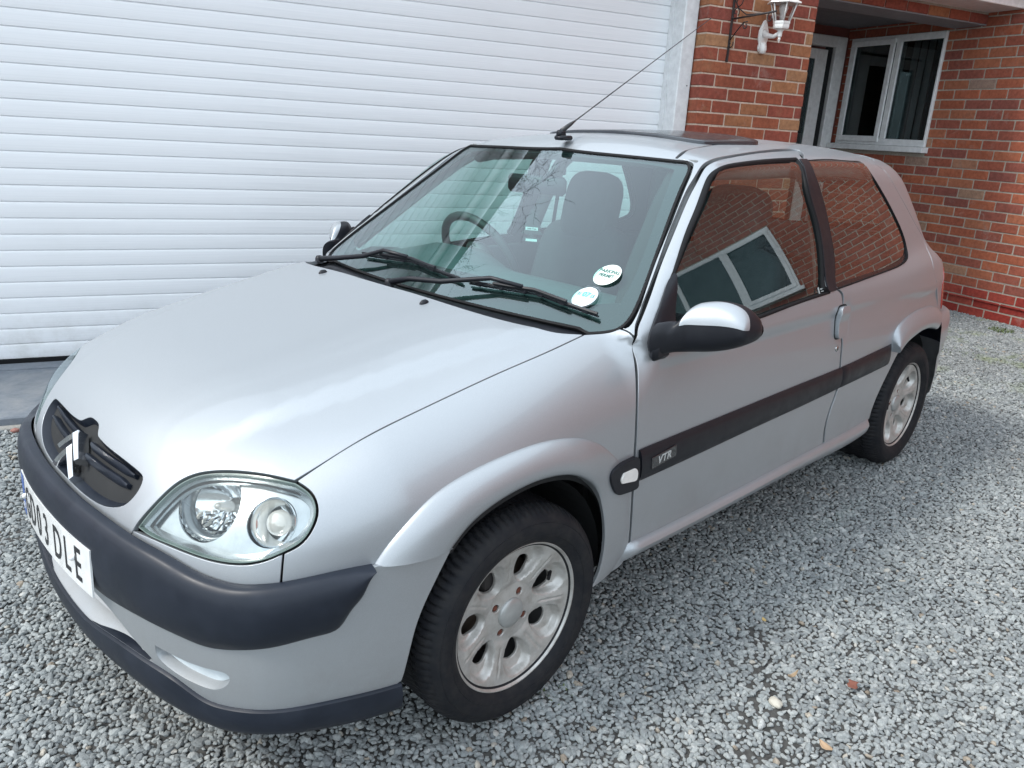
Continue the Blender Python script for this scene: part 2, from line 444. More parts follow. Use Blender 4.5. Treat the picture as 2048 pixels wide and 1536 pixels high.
def loft(name, A, B_, prof, F, mat, parent, n=60, mirror_too=False, ends=True, cross=None, proj=True, pw=None, fade=None):
    """band between two curves on surface F; prof = [(t, bulge)...] raised along the surface normal"""
    A = smoothseg(A, n=n); B_ = smoothseg(B_, n=n); m = len(prof)
    rows = []
    for (t, h) in prof:
        X = A*(1-t)+B_*t
        if proj: X = project(F, X)
        N = grad(F, X)
        s = np.ones(n)
        if ends:
            u = np.linspace(0, 1, n); 
            if pw: s = np.clip(np.minimum(u/pw, (1-u)/pw), 0, 1)**.5
        if fade: s = s*(1-(1-fade[2])*sstep(fade[0], fade[1], np.linspace(0, 1, n)))
        rows.append(X+N*(h*s)[:, None])
    V = np.array(rows)  # m,n,3
    du = np.gradient(V, axis=1); dv = np.gradient(V, axis=0); N = nz(np.cross(du, dv))
    ref = grad(F, V[m//2]); 
    if (N[m//2]*ref).sum() < 0: N = -N; fl = True
    else: fl = False
    idx = np.arange(m*n).reshape(m, n); Fs = []
    for i in range(m-1):
        for j in range(n-1):
            f = (idx[i, j], idx[i, j+1], idx[i+1, j+1], idx[i+1, j]); Fs.append(f[::-1] if fl else f)
    V = V.reshape(-1, 3); N = N.reshape(-1, 3)
    if ends:
        k = len(V)
        for j in (0, n-1):
            Fs.append(tuple(idx[:, j]) if j == 0 else tuple(idx[::-1, j]))
    o = mesh(name, V, Fs, mat, parent, nrm=None if ends else N)
    if ends:
        autosmooth(o, 40)
    res = [o]
    if mirror_too:
        par = mirror_too if not isinstance(mirror_too, bool) else parent
        o2 = mesh(name, mirror(V), [tuple(f)[::-1] for f in Fs], mat, par, nrm=None if ends else mirror(N))
        if ends: autosmooth(o2, 40)
        res.append(o2)
    return res if mirror_too else o
def text_mesh(txt, size, depth=.0006, bold=0., sx=1., space=1.):
    cu = bpy.data.curves.new('txt', 'FONT'); cu.body = txt; cu.size = size; cu.extrude = depth; cu.offset = bold; cu.align_x = 'CENTER'; cu.align_y = 'CENTER'; cu.resolution_u = 3; cu.space_character = space
    o = bpy.data.objects.new('txt', cu); COL.objects.link(o); bpy.context.view_layer.update()
    dg = bpy.context.evaluated_depsgraph_get(); me = bpy.data.meshes.new_from_object(o.evaluated_get(dg))
    V = np.array([v.co for v in me.vertices]); F = [tuple(p.vertices) for p in me.polygons]
    bpy.data.objects.remove(o); bpy.data.curves.remove(cu); bpy.data.meshes.remove(me)
    if len(V): V[:, 0] *= sx
    return V, F
def frame(o, ex, ey, ez=None):
    ex = nz(np.array(ex, float)); ey = np.array(ey, float); ey = nz(ey-ex*(ey @ ex)); ez = np.cross(ex, ey)
    return np.array(o, float), np.stack([ex, ey, ez], 1)
rubber = simple('window_rubber', (.008, .008, .009), .6, spec=.18)
ink = simple('plate_ink', (.012, .012, .014), .35)

# feature lines of the body (panel edges, windows, trims), metres, near side
CV = json.loads("""{"bonnet":[[[0.1405,-0.0603,0.9335],[0.1489,-0.1841,0.9317],[0.1673,-0.369,0.9218],[0.2087,-0.5106,0.9091],[0.2684,-0.5908,0.8939],[0.3357,-0.6341,0.8871]],[[0.3357,-0.6341,0.8871],[0.1861,-0.644,0.867],[0.0443,-0.6415,0.8453],[-0.1516,-0.6332,0.8073],[-0.3287,-0.6246,0.7668],[-0.4206,-0.6182,0.734],[-0.4733,-0.6111,0.7131]],[[-0.4733,-0.6111,0.7131],[-0.5033,-0.5626,0.7176],[-0.5333,-0.5071,0.7138],[-0.5592,-0.4639,0.7069],[-0.5887,-0.4264,0.6953],[-0.618,-0.4015,0.6762],[-0.6432,-0.3876,0.652],[-0.6726,-0.3695,0.6152],[-0.6933,-0.3513,0.5796],[-0.7036,-0.3417,0.5516]],[[-0.7036,-0.3417,0.5516],[-0.7184,-0.2364,0.553],[-0.728,-0.1345,0.5521],[-0.7314,-0.0158,0.5526],[-0.7275,0.0941,0.5613]]],"grille":[[[-0.6419,0.3788,0.6563],[-0.6552,0.2541,0.6666],[-0.661,0.1005,0.6761]],[[-0.661,0.1005,0.6761],[-0.6581,0.0712,0.6804],[-0.6517,0.0439,0.6878],[-0.6551,0.0073,0.6847],[-0.6632,-0.036,0.6755]],[[-0.6632,-0.036,0.6755],[-0.6628,-0.1215,0.6728],[-0.6573,-0.2194,0.6692],[-0.6526,-0.2837,0.6646],[-0.654,-0.3055,0.6588],[-0.6655,-0.3128,0.6422],[-0.6802,-0.3061,0.6214],[-0.6929,-0.2872,0.6037],[-0.7055,-0.2458,0.5884],[-0.7147,-0.1939,0.5798],[-0.7223,-0.1016,0.5767],[-0.7241,-0.0011,0.5772]]],"headlight":[[[-0.4724,-0.6151,0.7116],[-0.5046,-0.5649,0.7161],[-0.5347,-0.5096,0.7124],[-0.5604,-0.4663,0.7054],[-0.5892,-0.4297,0.694],[-0.6182,-0.4054,0.6749],[-0.6429,-0.3916,0.6512],[-0.6718,-0.3738,0.615],[-0.6921,-0.3564,0.5802]],[[-0.6921,-0.3564,0.5802],[-0.6844,-0.4007,0.5753],[-0.6677,-0.4585,0.5751],[-0.648,-0.5149,0.5734],[-0.6272,-0.5662,0.5744],[-0.6038,-0.6099,0.5785],[-0.5834,-0.636,0.5839],[-0.5604,-0.6564,0.5926],[-0.5362,-0.6713,0.6042],[-0.5058,-0.684,0.6196],[-0.4824,-0.6855,0.6426],[-0.4663,-0.678,0.6666],[-0.46,-0.6644,0.685],[-0.4614,-0.6457,0.699],[-0.4724,-0.6151,0.7116]]],"trim_panel":[[[-0.6971,-0.3483,0.5705],[-0.6849,-0.4016,0.5732],[-0.6682,-0.4594,0.5729],[-0.6485,-0.5156,0.5714],[-0.6277,-0.5668,0.5722],[-0.6043,-0.6104,0.5762],[-0.5838,-0.6366,0.5815],[-0.5608,-0.6569,0.5905],[-0.5377,-0.6711,0.602]],[[-0.5377,-0.6711,0.602],[-0.5445,-0.6751,0.5733],[-0.5496,-0.6774,0.5429]],[[-0.5496,-0.6774,0.5429],[-0.5828,-0.6503,0.5391],[-0.6102,-0.6164,0.5349],[-0.6336,-0.5732,0.5344],[-0.6543,-0.5224,0.5377],[-0.6735,-0.4663,0.5463],[-0.689,-0.4117,0.551],[-0.7028,-0.3451,0.5528]],[[-0.7028,-0.3451,0.5528],[-0.6971,-0.3483,0.5705]]],"fender":[[[-0.5353,-0.6725,0.6028],[-0.5056,-0.685,0.6176],[-0.4811,-0.6868,0.6416],[-0.4643,-0.6794,0.6664],[-0.4582,-0.6649,0.6857],[-0.4593,-0.6459,0.7],[-0.4707,-0.6142,0.7129]],[[-0.4707,-0.6142,0.7129],[-0.4206,-0.6182,0.734],[-0.3287,-0.6246,0.7668],[-0.1516,-0.6332,0.8073],[0.0443,-0.6415,0.8453],[0.1861,-0.644,0.867],[0.3349,-0.6348,0.8868]],[[0.3349,-0.6348,0.8868],[0.3725,-0.6542,0.8878],[0.3958,-0.6754,0.8941],[0.4101,-0.6842,0.9017]],[[0.4101,-0.6842,0.9017],[0.4145,-0.7102,0.8975],[0.4168,-0.729,0.8843]],[[0.4168,-0.729,0.8843],[0.4094,-0.7433,0.8285],[0.3866,-0.7759,0.7441],[0.3827,-0.7857,0.6492],[0.3839,-0.7878,0.5842],[0.3886,-0.7882,0.5038],[0.3992,-0.7861,0.3722],[0.4019,-0.7846,0.3208]],[[0.4019,-0.7846,0.3208],[0.3963,-0.7834,0.2933],[0.3816,-0.7822,0.2709],[0.3314,-0.781,0.2628],[0.2774,-0.7795,0.2508]],[[0.2774,-0.7795,0.2508],[0.2996,-0.782,0.2955],[0.3108,-0.7841,0.35],[0.3017,-0.7858,0.4251],[0.2763,-0.7864,0.4988],[0.2363,-0.7857,0.5535],[0.1935,-0.7845,0.5859],[0.1483,-0.783,0.6079],[0.0922,-0.7812,0.6211],[0.0266,-0.7791,0.6248],[-0.0472,-0.7768,0.6158],[-0.1235,-0.774,0.5948],[-0.1729,-0.7717,0.5679],[-0.2062,-0.7697,0.5363]],[[-0.2062,-0.7697,0.5363],[-0.26,-0.7654,0.5358],[-0.3272,-0.7569,0.5393],[-0.3843,-0.7443,0.5512]],[[-0.3843,-0.7443,0.5512],[-0.4293,-0.7305,0.5514],[-0.4979,-0.7047,0.548],[-0.5473,-0.679,0.5427]],[[-0.5473,-0.679,0.5427],[-0.5423,-0.6767,0.5732],[-0.5353,-0.6725,0.6028]]],"flareF_out":[[[-0.3855,-0.746,0.5525],[-0.3613,-0.7511,0.5836],[-0.3262,-0.757,0.6168],[-0.25,-0.7577,0.6646],[-0.1426,-0.7597,0.6937],[-0.03,-0.7663,0.7078],[0.0605,-0.7724,0.71],[0.1309,-0.7778,0.7023],[0.1925,-0.7821,0.6854],[0.2525,-0.7853,0.654],[0.3013,-0.7878,0.6145],[0.3366,-0.7893,0.573],[0.3692,-0.7898,0.4933],[0.3867,-0.7888,0.4073],[0.3808,-0.7862,0.3187],[0.3422,-0.7835,0.2687]]],"flareF_in":[[[-0.2258,-0.7943,0.5522],[-0.1934,-0.7963,0.5821],[-0.1452,-0.7986,0.6096],[-0.0714,-0.8014,0.6299],[0.0007,-0.8038,0.638],[0.0648,-0.8059,0.6339],[0.1194,-0.8079,0.6215],[0.1627,-0.8095,0.601]],[[0.1813,-0.7941,0.5898],[0.2207,-0.7954,0.5579],[0.2569,-0.7961,0.5077],[0.2819,-0.7957,0.4361],[0.291,-0.7942,0.3618],[0.2804,-0.7913,0.2861],[0.258,-0.7892,0.2517]]],"arch_low":[[[-0.3912,-0.7546,0.5587],[-0.3345,-0.7678,0.546],[-0.2641,-0.7771,0.542],[-0.2146,-0.7812,0.5422]]],"door":[[[0.4087,-0.7846,0.3182],[0.4059,-0.7862,0.3698],[0.3951,-0.7883,0.5019],[0.3902,-0.788,0.5825],[0.3897,-0.7859,0.6475],[0.3918,-0.7767,0.7432],[0.4132,-0.7451,0.8283],[0.419,-0.732,0.8846]],[[0.419,-0.732,0.8846],[0.4379,-0.7211,0.908],[0.4558,-0.7135,0.9235],[0.57,-0.6652,1.0167],[0.6851,-0.6211,1.107],[0.8011,-0.5796,1.1969],[0.87,-0.5623,1.2486],[0.9267,-0.546,1.283],[0.9817,-0.5392,1.3002],[1.1119,-0.5203,1.3126],[1.3574,-0.4833,1.3249],[1.6194,-0.4548,1.3311]],[[1.6194,-0.4548,1.3311],[1.6456,-0.4651,1.3292],[1.5722,-0.5176,1.319],[1.5276,-0.5513,1.3076],[1.4837,-0.6205,1.2507],[1.4869,-0.6597,1.1698],[1.4906,-0.6942,1.0825],[1.4868,-0.7286,0.9859],[1.4626,-0.7626,0.9003]],[[1.4626,-0.7626,0.9003],[1.4838,-0.7665,0.8917],[1.5023,-0.7724,0.8769],[1.5091,-0.7813,0.8412],[1.5259,-0.7829,0.7689],[1.532,-0.7898,0.7001],[1.5381,-0.794,0.6267],[1.5469,-0.7955,0.5493],[1.5222,-0.7953,0.4792],[1.504,-0.7941,0.407],[1.5213,-0.7916,0.3184]],[[1.5213,-0.7916,0.3184],[1.0195,-0.7904,0.317],[0.689,-0.7874,0.31],[0.4981,-0.7854,0.3089],[0.4099,-0.7843,0.3116]]],"door_win":[[[0.6082,-0.6976,1.0281],[0.6992,-0.6614,1.1069],[0.7887,-0.631,1.1776],[0.875,-0.5954,1.2422],[0.9213,-0.5822,1.2685],[0.9766,-0.5763,1.2845],[1.0722,-0.5682,1.2943],[1.2778,-0.5583,1.3039],[1.4751,-0.5508,1.308]],[[1.4751,-0.5508,1.308],[1.4082,-0.6353,1.229],[1.418,-0.6793,1.1251],[1.4183,-0.7183,1.0204],[1.3925,-0.7598,0.9077]],[[1.3925,-0.7598,0.9077],[1.4111,-0.7675,0.8918]],[[1.4111,-0.7675,0.8918],[1.1519,-0.7721,0.8834],[0.9484,-0.7746,0.8717],[0.6512,-0.7726,0.861],[0.4529,-0.7593,0.8472]],[[0.4529,-0.7593,0.8472],[0.4672,-0.7502,0.8876],[0.5184,-0.7273,0.948],[0.5634,-0.7118,0.99],[0.6082,-0.6976,1.0281]]],"quarter_win":[[[1.5293,-0.5603,1.3032],[1.7308,-0.5506,1.3054],[1.8953,-0.552,1.2997],[1.9923,-0.5593,1.2906],[1.9944,-0.5929,1.2595],[2.0562,-0.6287,1.1864],[2.1421,-0.6595,1.096],[2.2058,-0.6861,1.0108],[2.2129,-0.7081,0.9532],[2.1536,-0.73,0.9254],[2.0235,-0.7408,0.9115],[1.8165,-0.751,0.905],[1.543,-0.7632,0.8966],[1.4702,-0.7653,0.8948]],[[1.4702,-0.7653,0.8948],[1.5002,-0.7287,0.9848],[1.5041,-0.6944,1.0812],[1.5009,-0.6596,1.1692],[1.4948,-0.6204,1.2505],[1.5293,-0.5603,1.3032]]],"pillar_trim":[[[1.488,-0.5514,1.3077],[1.5386,-0.5512,1.3076]],[[1.5386,-0.5512,1.3076],[1.4911,-0.6205,1.2506],[1.4971,-0.6596,1.1694],[1.5005,-0.6942,1.0819],[1.4964,-0.7287,0.9851],[1.4666,-0.7651,0.8952]],[[1.4666,-0.7651,0.8952],[1.413,-0.7661,0.8947]],[[1.413,-0.7661,0.8947],[1.4124,-0.7478,0.932],[1.4245,-0.7183,1.0199],[1.4252,-0.6793,1.1247],[1.4153,-0.6353,1.2288],[1.488,-0.5514,1.3077]]],"side":[[[0.417,-0.7286,0.8868],[0.4164,-0.7085,0.8994],[0.4126,-0.6853,0.9029]],[[0.4126,-0.6853,0.9029],[0.4225,-0.6965,0.9064],[0.4685,-0.6892,0.9395],[0.5758,-0.6486,1.0239],[0.702,-0.5961,1.1234],[0.8347,-0.5438,1.2267],[0.9088,-0.5147,1.281],[0.9315,-0.4994,1.2942],[0.9371,-0.4843,1.299]],[[0.9371,-0.4843,1.299],[0.9343,-0.4385,1.305]],[[0.9343,-0.4385,1.305],[1.0113,-0.4189,1.3263],[1.1385,-0.3886,1.3368],[1.271,-0.3597,1.3438],[1.5113,-0.3329,1.3492],[1.7856,-0.3179,1.3496],[2.1607,-0.299,1.3396],[2.1371,-0.4405,1.3212],[2.1196,-0.544,1.2927],[2.1694,-0.5739,1.2655]],[[2.1694,-0.5739,1.2655],[2.2016,-0.6055,1.2171],[2.2982,-0.6372,1.1242],[2.4003,-0.6624,1.0349],[2.4653,-0.682,0.9695],[2.4194,-0.7462,0.8896],[2.467,-0.7609,0.8128]],[[2.467,-0.7609,0.8128],[2.5442,-0.7473,0.7472],[2.587,-0.7475,0.6929],[2.6316,-0.7439,0.6546]],[[2.6316,-0.7439,0.6546],[2.6187,-0.7483,0.5908]],[[2.6187,-0.7483,0.5908],[2.4818,-0.7619,0.6162],[2.3661,-0.7713,0.6222],[2.217,-0.7817,0.613],[2.1157,-0.787,0.5803],[2.04,-0.7896,0.515],[1.981,-0.7903,0.4495],[1.9394,-0.7898,0.3849],[1.9247,-0.7884,0.3288]],[[1.9247,-0.7884,0.3288],[1.7512,-0.7903,0.3213],[1.5349,-0.7914,0.3148]],[[1.5349,-0.7914,0.3148],[1.5171,-0.794,0.4038],[1.5353,-0.7952,0.4763],[1.5599,-0.7955,0.5467],[1.5491,-0.794,0.6247],[1.5435,-0.7899,0.6983],[1.5379,-0.783,0.7672],[1.5209,-0.7814,0.8398],[1.516,-0.7716,0.8786],[1.4905,-0.7645,0.8958],[1.4779,-0.7599,0.905]],[[1.4779,-0.7599,0.905],[1.4964,-0.7287,0.9851],[1.5005,-0.6942,1.0819],[1.4971,-0.6596,1.1694],[1.4948,-0.6204,1.2505],[1.5386,-0.5512,1.3076],[1.608,-0.5046,1.3217],[1.6935,-0.4438,1.3326]],[[1.6935,-0.4438,1.3326],[1.6669,-0.4293,1.3352],[1.3912,-0.4636,1.3288],[1.1345,-0.506,1.3163],[0.9901,-0.5298,1.3038],[0.9316,-0.5388,1.2867],[0.8711,-0.5562,1.2505],[0.8012,-0.5747,1.1978],[0.6852,-0.6167,1.1078],[0.5697,-0.6605,1.0173],[0.4544,-0.7097,0.9242],[0.4353,-0.7184,0.9079],[0.417,-0.7286,0.8868]]],"flareR_out":[[[2.0118,-0.7906,0.6312],[2.0186,-0.7887,0.6681],[2.0625,-0.7857,0.6953],[2.1796,-0.7794,0.7184],[2.3626,-0.7673,0.7213],[2.5048,-0.7569,0.7053],[2.5835,-0.7507,0.6827]]],"flareR_in":[[[2.0273,-0.8155,0.5897],[2.0913,-0.813,0.6152],[2.165,-0.8097,0.6295],[2.2604,-0.8043,0.6388],[2.3672,-0.7968,0.634],[2.4406,-0.7912,0.624],[2.5065,-0.7861,0.6065]]],"mouldF_top":[[[0.3217,-0.7927,0.5936],[0.349,-0.7931,0.5957],[0.3753,-0.7935,0.5927]]],"mould_top":[[[0.3794,-0.7936,0.593],[0.3887,-0.7936,0.6002],[0.44,-0.7942,0.6048],[0.6664,-0.7966,0.6077],[0.9293,-0.7988,0.6105],[1.2386,-0.8005,0.6132],[1.5552,-0.8004,0.6141],[1.7836,-0.7986,0.6198],[2.0033,-0.7951,0.6255]]],"mould_bot":[[[0.3898,-0.7943,0.5143],[0.4001,-0.7944,0.5141],[0.4528,-0.7952,0.5145],[0.6829,-0.7977,0.5188],[0.9493,-0.8,0.5251],[1.2631,-0.8017,0.5299],[1.5832,-0.8014,0.536],[1.8161,-0.7996,0.5397],[2.0098,-0.7964,0.543]]],"indic_pad":[[[0.323,-0.7909,0.5857],[0.3782,-0.7916,0.5899]],[[0.3782,-0.7916,0.5899],[0.389,-0.7919,0.5842],[0.3966,-0.7924,0.513]],[[0.3966,-0.7924,0.513],[0.396,-0.7923,0.5031],[0.3273,-0.7913,0.5027]],[[0.3273,-0.7913,0.5027],[0.315,-0.7911,0.5065],[0.3037,-0.791,0.5183],[0.2869,-0.7907,0.5455],[0.2809,-0.7905,0.565],[0.2873,-0.7904,0.5767],[0.323,-0.7909,0.5857]]],"indic":[[[0.3265,-0.8032,0.563],[0.3702,-0.8039,0.5645]],[[0.3702,-0.8039,0.5645],[0.3792,-0.8041,0.5578],[0.3804,-0.8042,0.5335],[0.3706,-0.8041,0.5308]],[[0.3706,-0.8041,0.5308],[0.3217,-0.8033,0.5383]],[[0.3217,-0.8033,0.5383],[0.3184,-0.8032,0.5489],[0.3265,-0.8032,0.563]]],"badge_c":[[[0.4399,-0.8189,0.5583],[0.5504,-0.8201,0.5698]]],"skirt_top":[[[0.397,-0.7889,0.3321],[0.4886,-0.79,0.3299],[0.7297,-0.7924,0.3279],[1.009,-0.7947,0.3288],[1.338,-0.7962,0.3309],[1.7377,-0.7947,0.3302],[1.9126,-0.7928,0.3329]]],"skirt_bot":[[[0.3713,-0.7926,0.2828],[0.4908,-0.7941,0.281],[0.7337,-0.7965,0.2786],[1.0149,-0.7988,0.2792],[1.3482,-0.8,0.2763],[1.757,-0.7978,0.2645],[1.907,-0.7964,0.2718]]],"handle":[[[1.4546,-0.783,0.8348],[1.5252,-0.7823,0.8341],[1.5519,-0.7811,0.7826],[1.5454,-0.7859,0.7416],[1.4848,-0.7873,0.7299],[1.4748,-0.7821,0.7762],[1.4546,-0.783,0.8348]]],"lock":[[[1.4982,-0.7907,0.6901]]],"tail":[[[2.4693,-0.7614,0.8062],[2.4831,-0.7597,0.8109]],[[2.5412,-0.7498,0.7811],[2.6163,-0.7414,0.7151],[2.6441,-0.7407,0.6706]]],"nozzle":[[[0.1193,-0.2535,0.9233]]],"nozzle2":[[[0.1225,0.1951,0.9269]]],"antenna":[[[0.92,0.0101,1.3278]]],"ws_out":[[[0.3596,-0.609,0.8766],[0.3974,-0.6743,0.8916],[0.4246,-0.6915,0.9077],[0.4705,-0.6874,0.9413],[0.5779,-0.6469,1.0257],[0.7045,-0.5941,1.1255],[0.8373,-0.5417,1.2289],[0.9081,-0.513,1.2838],[0.9227,-0.4908,1.2973]],[[0.9227,-0.4908,1.2973],[0.9142,-0.4371,1.2984],[0.8898,-0.1475,1.3052],[0.8974,0.077,1.3129]]],"ws_frit":[[[0.4212,-0.6254,0.9177],[0.4735,-0.631,0.954],[0.5587,-0.6089,1.0188],[0.7163,-0.5423,1.1424],[0.8282,-0.4943,1.2294],[0.8894,-0.4683,1.2766]],[[0.8894,-0.4683,1.2766],[0.8869,-0.3806,1.2855],[0.8724,-0.1636,1.292]]],"permit":[[[0.5249,-0.543,1.0006]],[[0.5093,-0.4977,0.9962]],[[0.5565,-0.5142,1.0276]]],"tax":[[[0.4481,-0.5337,0.9472]],[[0.4319,-0.4927,0.9416]],[[0.4807,-0.5027,0.9751]]],"wip":[[[0.264,0.0906,0.897],[0.2912,-0.0609,0.917],[0.3094,-0.143,0.9277],[0.3281,-0.2423,0.9356],[0.3511,-0.3004,0.9474],[0.3702,-0.6024,0.9221]],[[0.351,0.6843,0.8934],[0.3293,0.4276,0.9187],[0.3485,0.2774,0.9475],[0.3101,-0.0124,0.9311],[0.3153,-0.1586,0.9312]]],"strip_top":[[[-0.7466,-0.0311,0.5885],[-0.7457,-0.0788,0.5808],[-0.7397,-0.1826,0.5751],[-0.729,-0.2763,0.5732],[-0.7131,-0.374,0.5692],[-0.6974,-0.438,0.5659],[-0.6809,-0.488,0.5591],[-0.6608,-0.5401,0.5488],[-0.6397,-0.5885,0.5443],[-0.6159,-0.6297,0.5438],[-0.5883,-0.6621,0.5472],[-0.5552,-0.6887,0.5508],[-0.504,-0.7158,0.5559],[-0.436,-0.7411,0.5591],[-0.3912,-0.7546,0.5576]]],"strip_bot":[[[-0.7464,-0.1972,0.384],[-0.739,-0.2621,0.3857],[-0.7199,-0.3806,0.3957],[-0.6864,-0.4963,0.3964],[-0.6583,-0.5671,0.3952],[-0.6265,-0.6281,0.4057],[-0.5743,-0.6849,0.4187],[-0.5113,-0.7213,0.4308],[-0.4694,-0.7381,0.4361],[-0.4524,-0.7441,0.4521],[-0.4378,-0.749,0.4743],[-0.4154,-0.756,0.5021],[-0.4031,-0.7596,0.5403],[-0.398,-0.761,0.5556]]],"low_bot":[[[-0.7543,0.0518,0.2277],[-0.7516,-0.1296,0.2668],[-0.7363,-0.2818,0.2914],[-0.7179,-0.3898,0.2971],[-0.6911,-0.483,0.288],[-0.6637,-0.5544,0.265],[-0.6324,-0.6189,0.2675],[-0.5804,-0.68,0.2729],[-0.5168,-0.7189,0.276],[-0.4472,-0.7458,0.2739],[-0.34,-0.7742,0.267]]],"lip_bot":[[[-0.7435,0.0874,0.2338],[-0.7437,-0.0792,0.2044],[-0.7317,-0.2395,0.2086],[-0.7058,-0.3982,0.2096],[-0.6705,-0.5102,0.1966],[-0.6409,-0.5816,0.1972],[-0.6056,-0.64,0.2085],[-0.5476,-0.6914,0.2112],[-0.4434,-0.7366,0.2021],[-0.3372,-0.7645,0.1966]]],"arch_b":[[[-0.2244,-0.7927,0.551],[-0.2725,-0.7885,0.474],[-0.3065,-0.7845,0.4082],[-0.3249,-0.7818,0.3459],[-0.3391,-0.7794,0.2911],[-0.3456,-0.7783,0.2725],[-0.3464,-0.7781,0.2106]]],"fog":[[[-0.7078,-0.4303,0.346],[-0.6941,-0.4744,0.3439],[-0.6752,-0.5257,0.3416],[-0.6503,-0.5851,0.3462],[-0.6386,-0.608,0.3457],[-0.635,-0.6143,0.337],[-0.6397,-0.6059,0.3179],[-0.6522,-0.5809,0.2995],[-0.6674,-0.5454,0.2953],[-0.6867,-0.4955,0.2994],[-0.7002,-0.456,0.3096],[-0.7067,-0.4343,0.3222],[-0.7078,-0.4303,0.346]]],"sail":[[[0.5999,-0.7034,1.0285],[0.5741,-0.7046,1.0128],[0.5244,-0.7256,0.9654],[0.4764,-0.7428,0.9187],[0.446,-0.7565,0.8818],[0.442,-0.7628,0.8472]],[[0.442,-0.7628,0.8472],[0.4663,-0.7744,0.8471],[0.4884,-0.7766,0.8505]],[[0.4884,-0.7766,0.8505],[0.5431,-0.7649,0.8951]],[[0.5431,-0.7649,0.8951],[0.5759,-0.7346,0.9647],[0.6026,-0.7083,1.0251]],[[0.6026,-0.7083,1.0251],[0.5999,-0.7034,1.0285]]],"mirror_sections":[[-0.7701,0.9179,0.8478,0.462],[-0.7819,0.921,0.851,0.475],[-0.7948,0.9259,0.8521,0.495],[-0.8059,0.9381,0.8515,0.515],[-0.8243,0.9714,0.8521,0.54],[-0.8515,0.985,0.8565,0.553],[-0.8865,0.99,0.864,0.565],[-0.929,0.9845,0.8798,0.575],[-0.9578,0.9674,0.8966,0.58],[-0.9704,0.9497,0.907,0.585],[-0.9774,0.9333,0.9187,0.59]]}""")
# ================================================================== GROUND
HA = np.array([0.9448715, -0.32683333, -0.01994562]); HB = np.array([0.32683826, 0.94507519, -0.00310383]); HZ = np.array([0.01986454, -0.00358627, 0.99979625])
HR_ = np.stack([HA, HB, HZ], 1)
def H(a, b, z): return HA*a+HB*b+HZ*z
def toH(V): return np.asarray(V, float) @ HR_.T
def zg(x, y):
    r = .107*sstep(.90, 1.75, y)*sstep(9, 4, x); q = .058*sstep(3.3, 5.2, x)
    return np.maximum(r, q)+.012*np.sin(x*1.7+y*2.3)*sstep(3.2, 4.2, x)*0
def sm_ground():
    xs = np.concatenate([[-150, -60, -25, -12, -6, -4], np.arange(-3, 8.01, .25), [10, 14, 20, 40, 80, 150]]); ys = np.concatenate([[-150, -60, -25, -12, -7], np.arange(-5, 5.01, .25), [7, 12, 25, 60, 150]])
    X, Y = np.meshgrid(xs, ys); V = np.stack([X.ravel(), Y.ravel(), zg(X.ravel(), Y.ravel())-.010], -1); nx = len(xs)
    Fs = [(j*nx+i, j*nx+i+1, (j+1)*nx+i+1, (j+1)*nx+i) for j in range(len(ys)-1) for i in range(nx-1)]
    m, n, b = newmat('driveway_soil'); v = coords(n); f1 = noise(n, v, 55, 4, .6); f2 = noise(n, v, 1.3, 5, .6)
    vo = n.nodes.new('ShaderNodeTexVoronoi'); vo.inputs['Scale'].default_value = 58; n.links.new(v, vo.inputs['Vector'])
    st_ = ramp(n, vo.outputs['Color'], [(.1, (.22, .23, .23)), (.9, (.44, .45, .44))])
    far = n.nodes.new('ShaderNodeSeparateXYZ'); n.links.new(v, far.inputs['Vector'])
    ln = n.nodes.new('ShaderNodeVectorMath'); ln.operation = 'LENGTH'; n.links.new(v, ln.inputs[0])
    c = mixc(n, mrange(n, vo.outputs['Distance'], .25, .62, 0, 1), st_, (.06, .06, .056))
    n.links.new(c, b.inputs['Base Color']); setp(b, rough=.95); bump(n, b, vo.outputs['Distance'], -.5, .01)
    return tag(mesh('ground', V, Fs, m), kind='structure')
sm_ground()
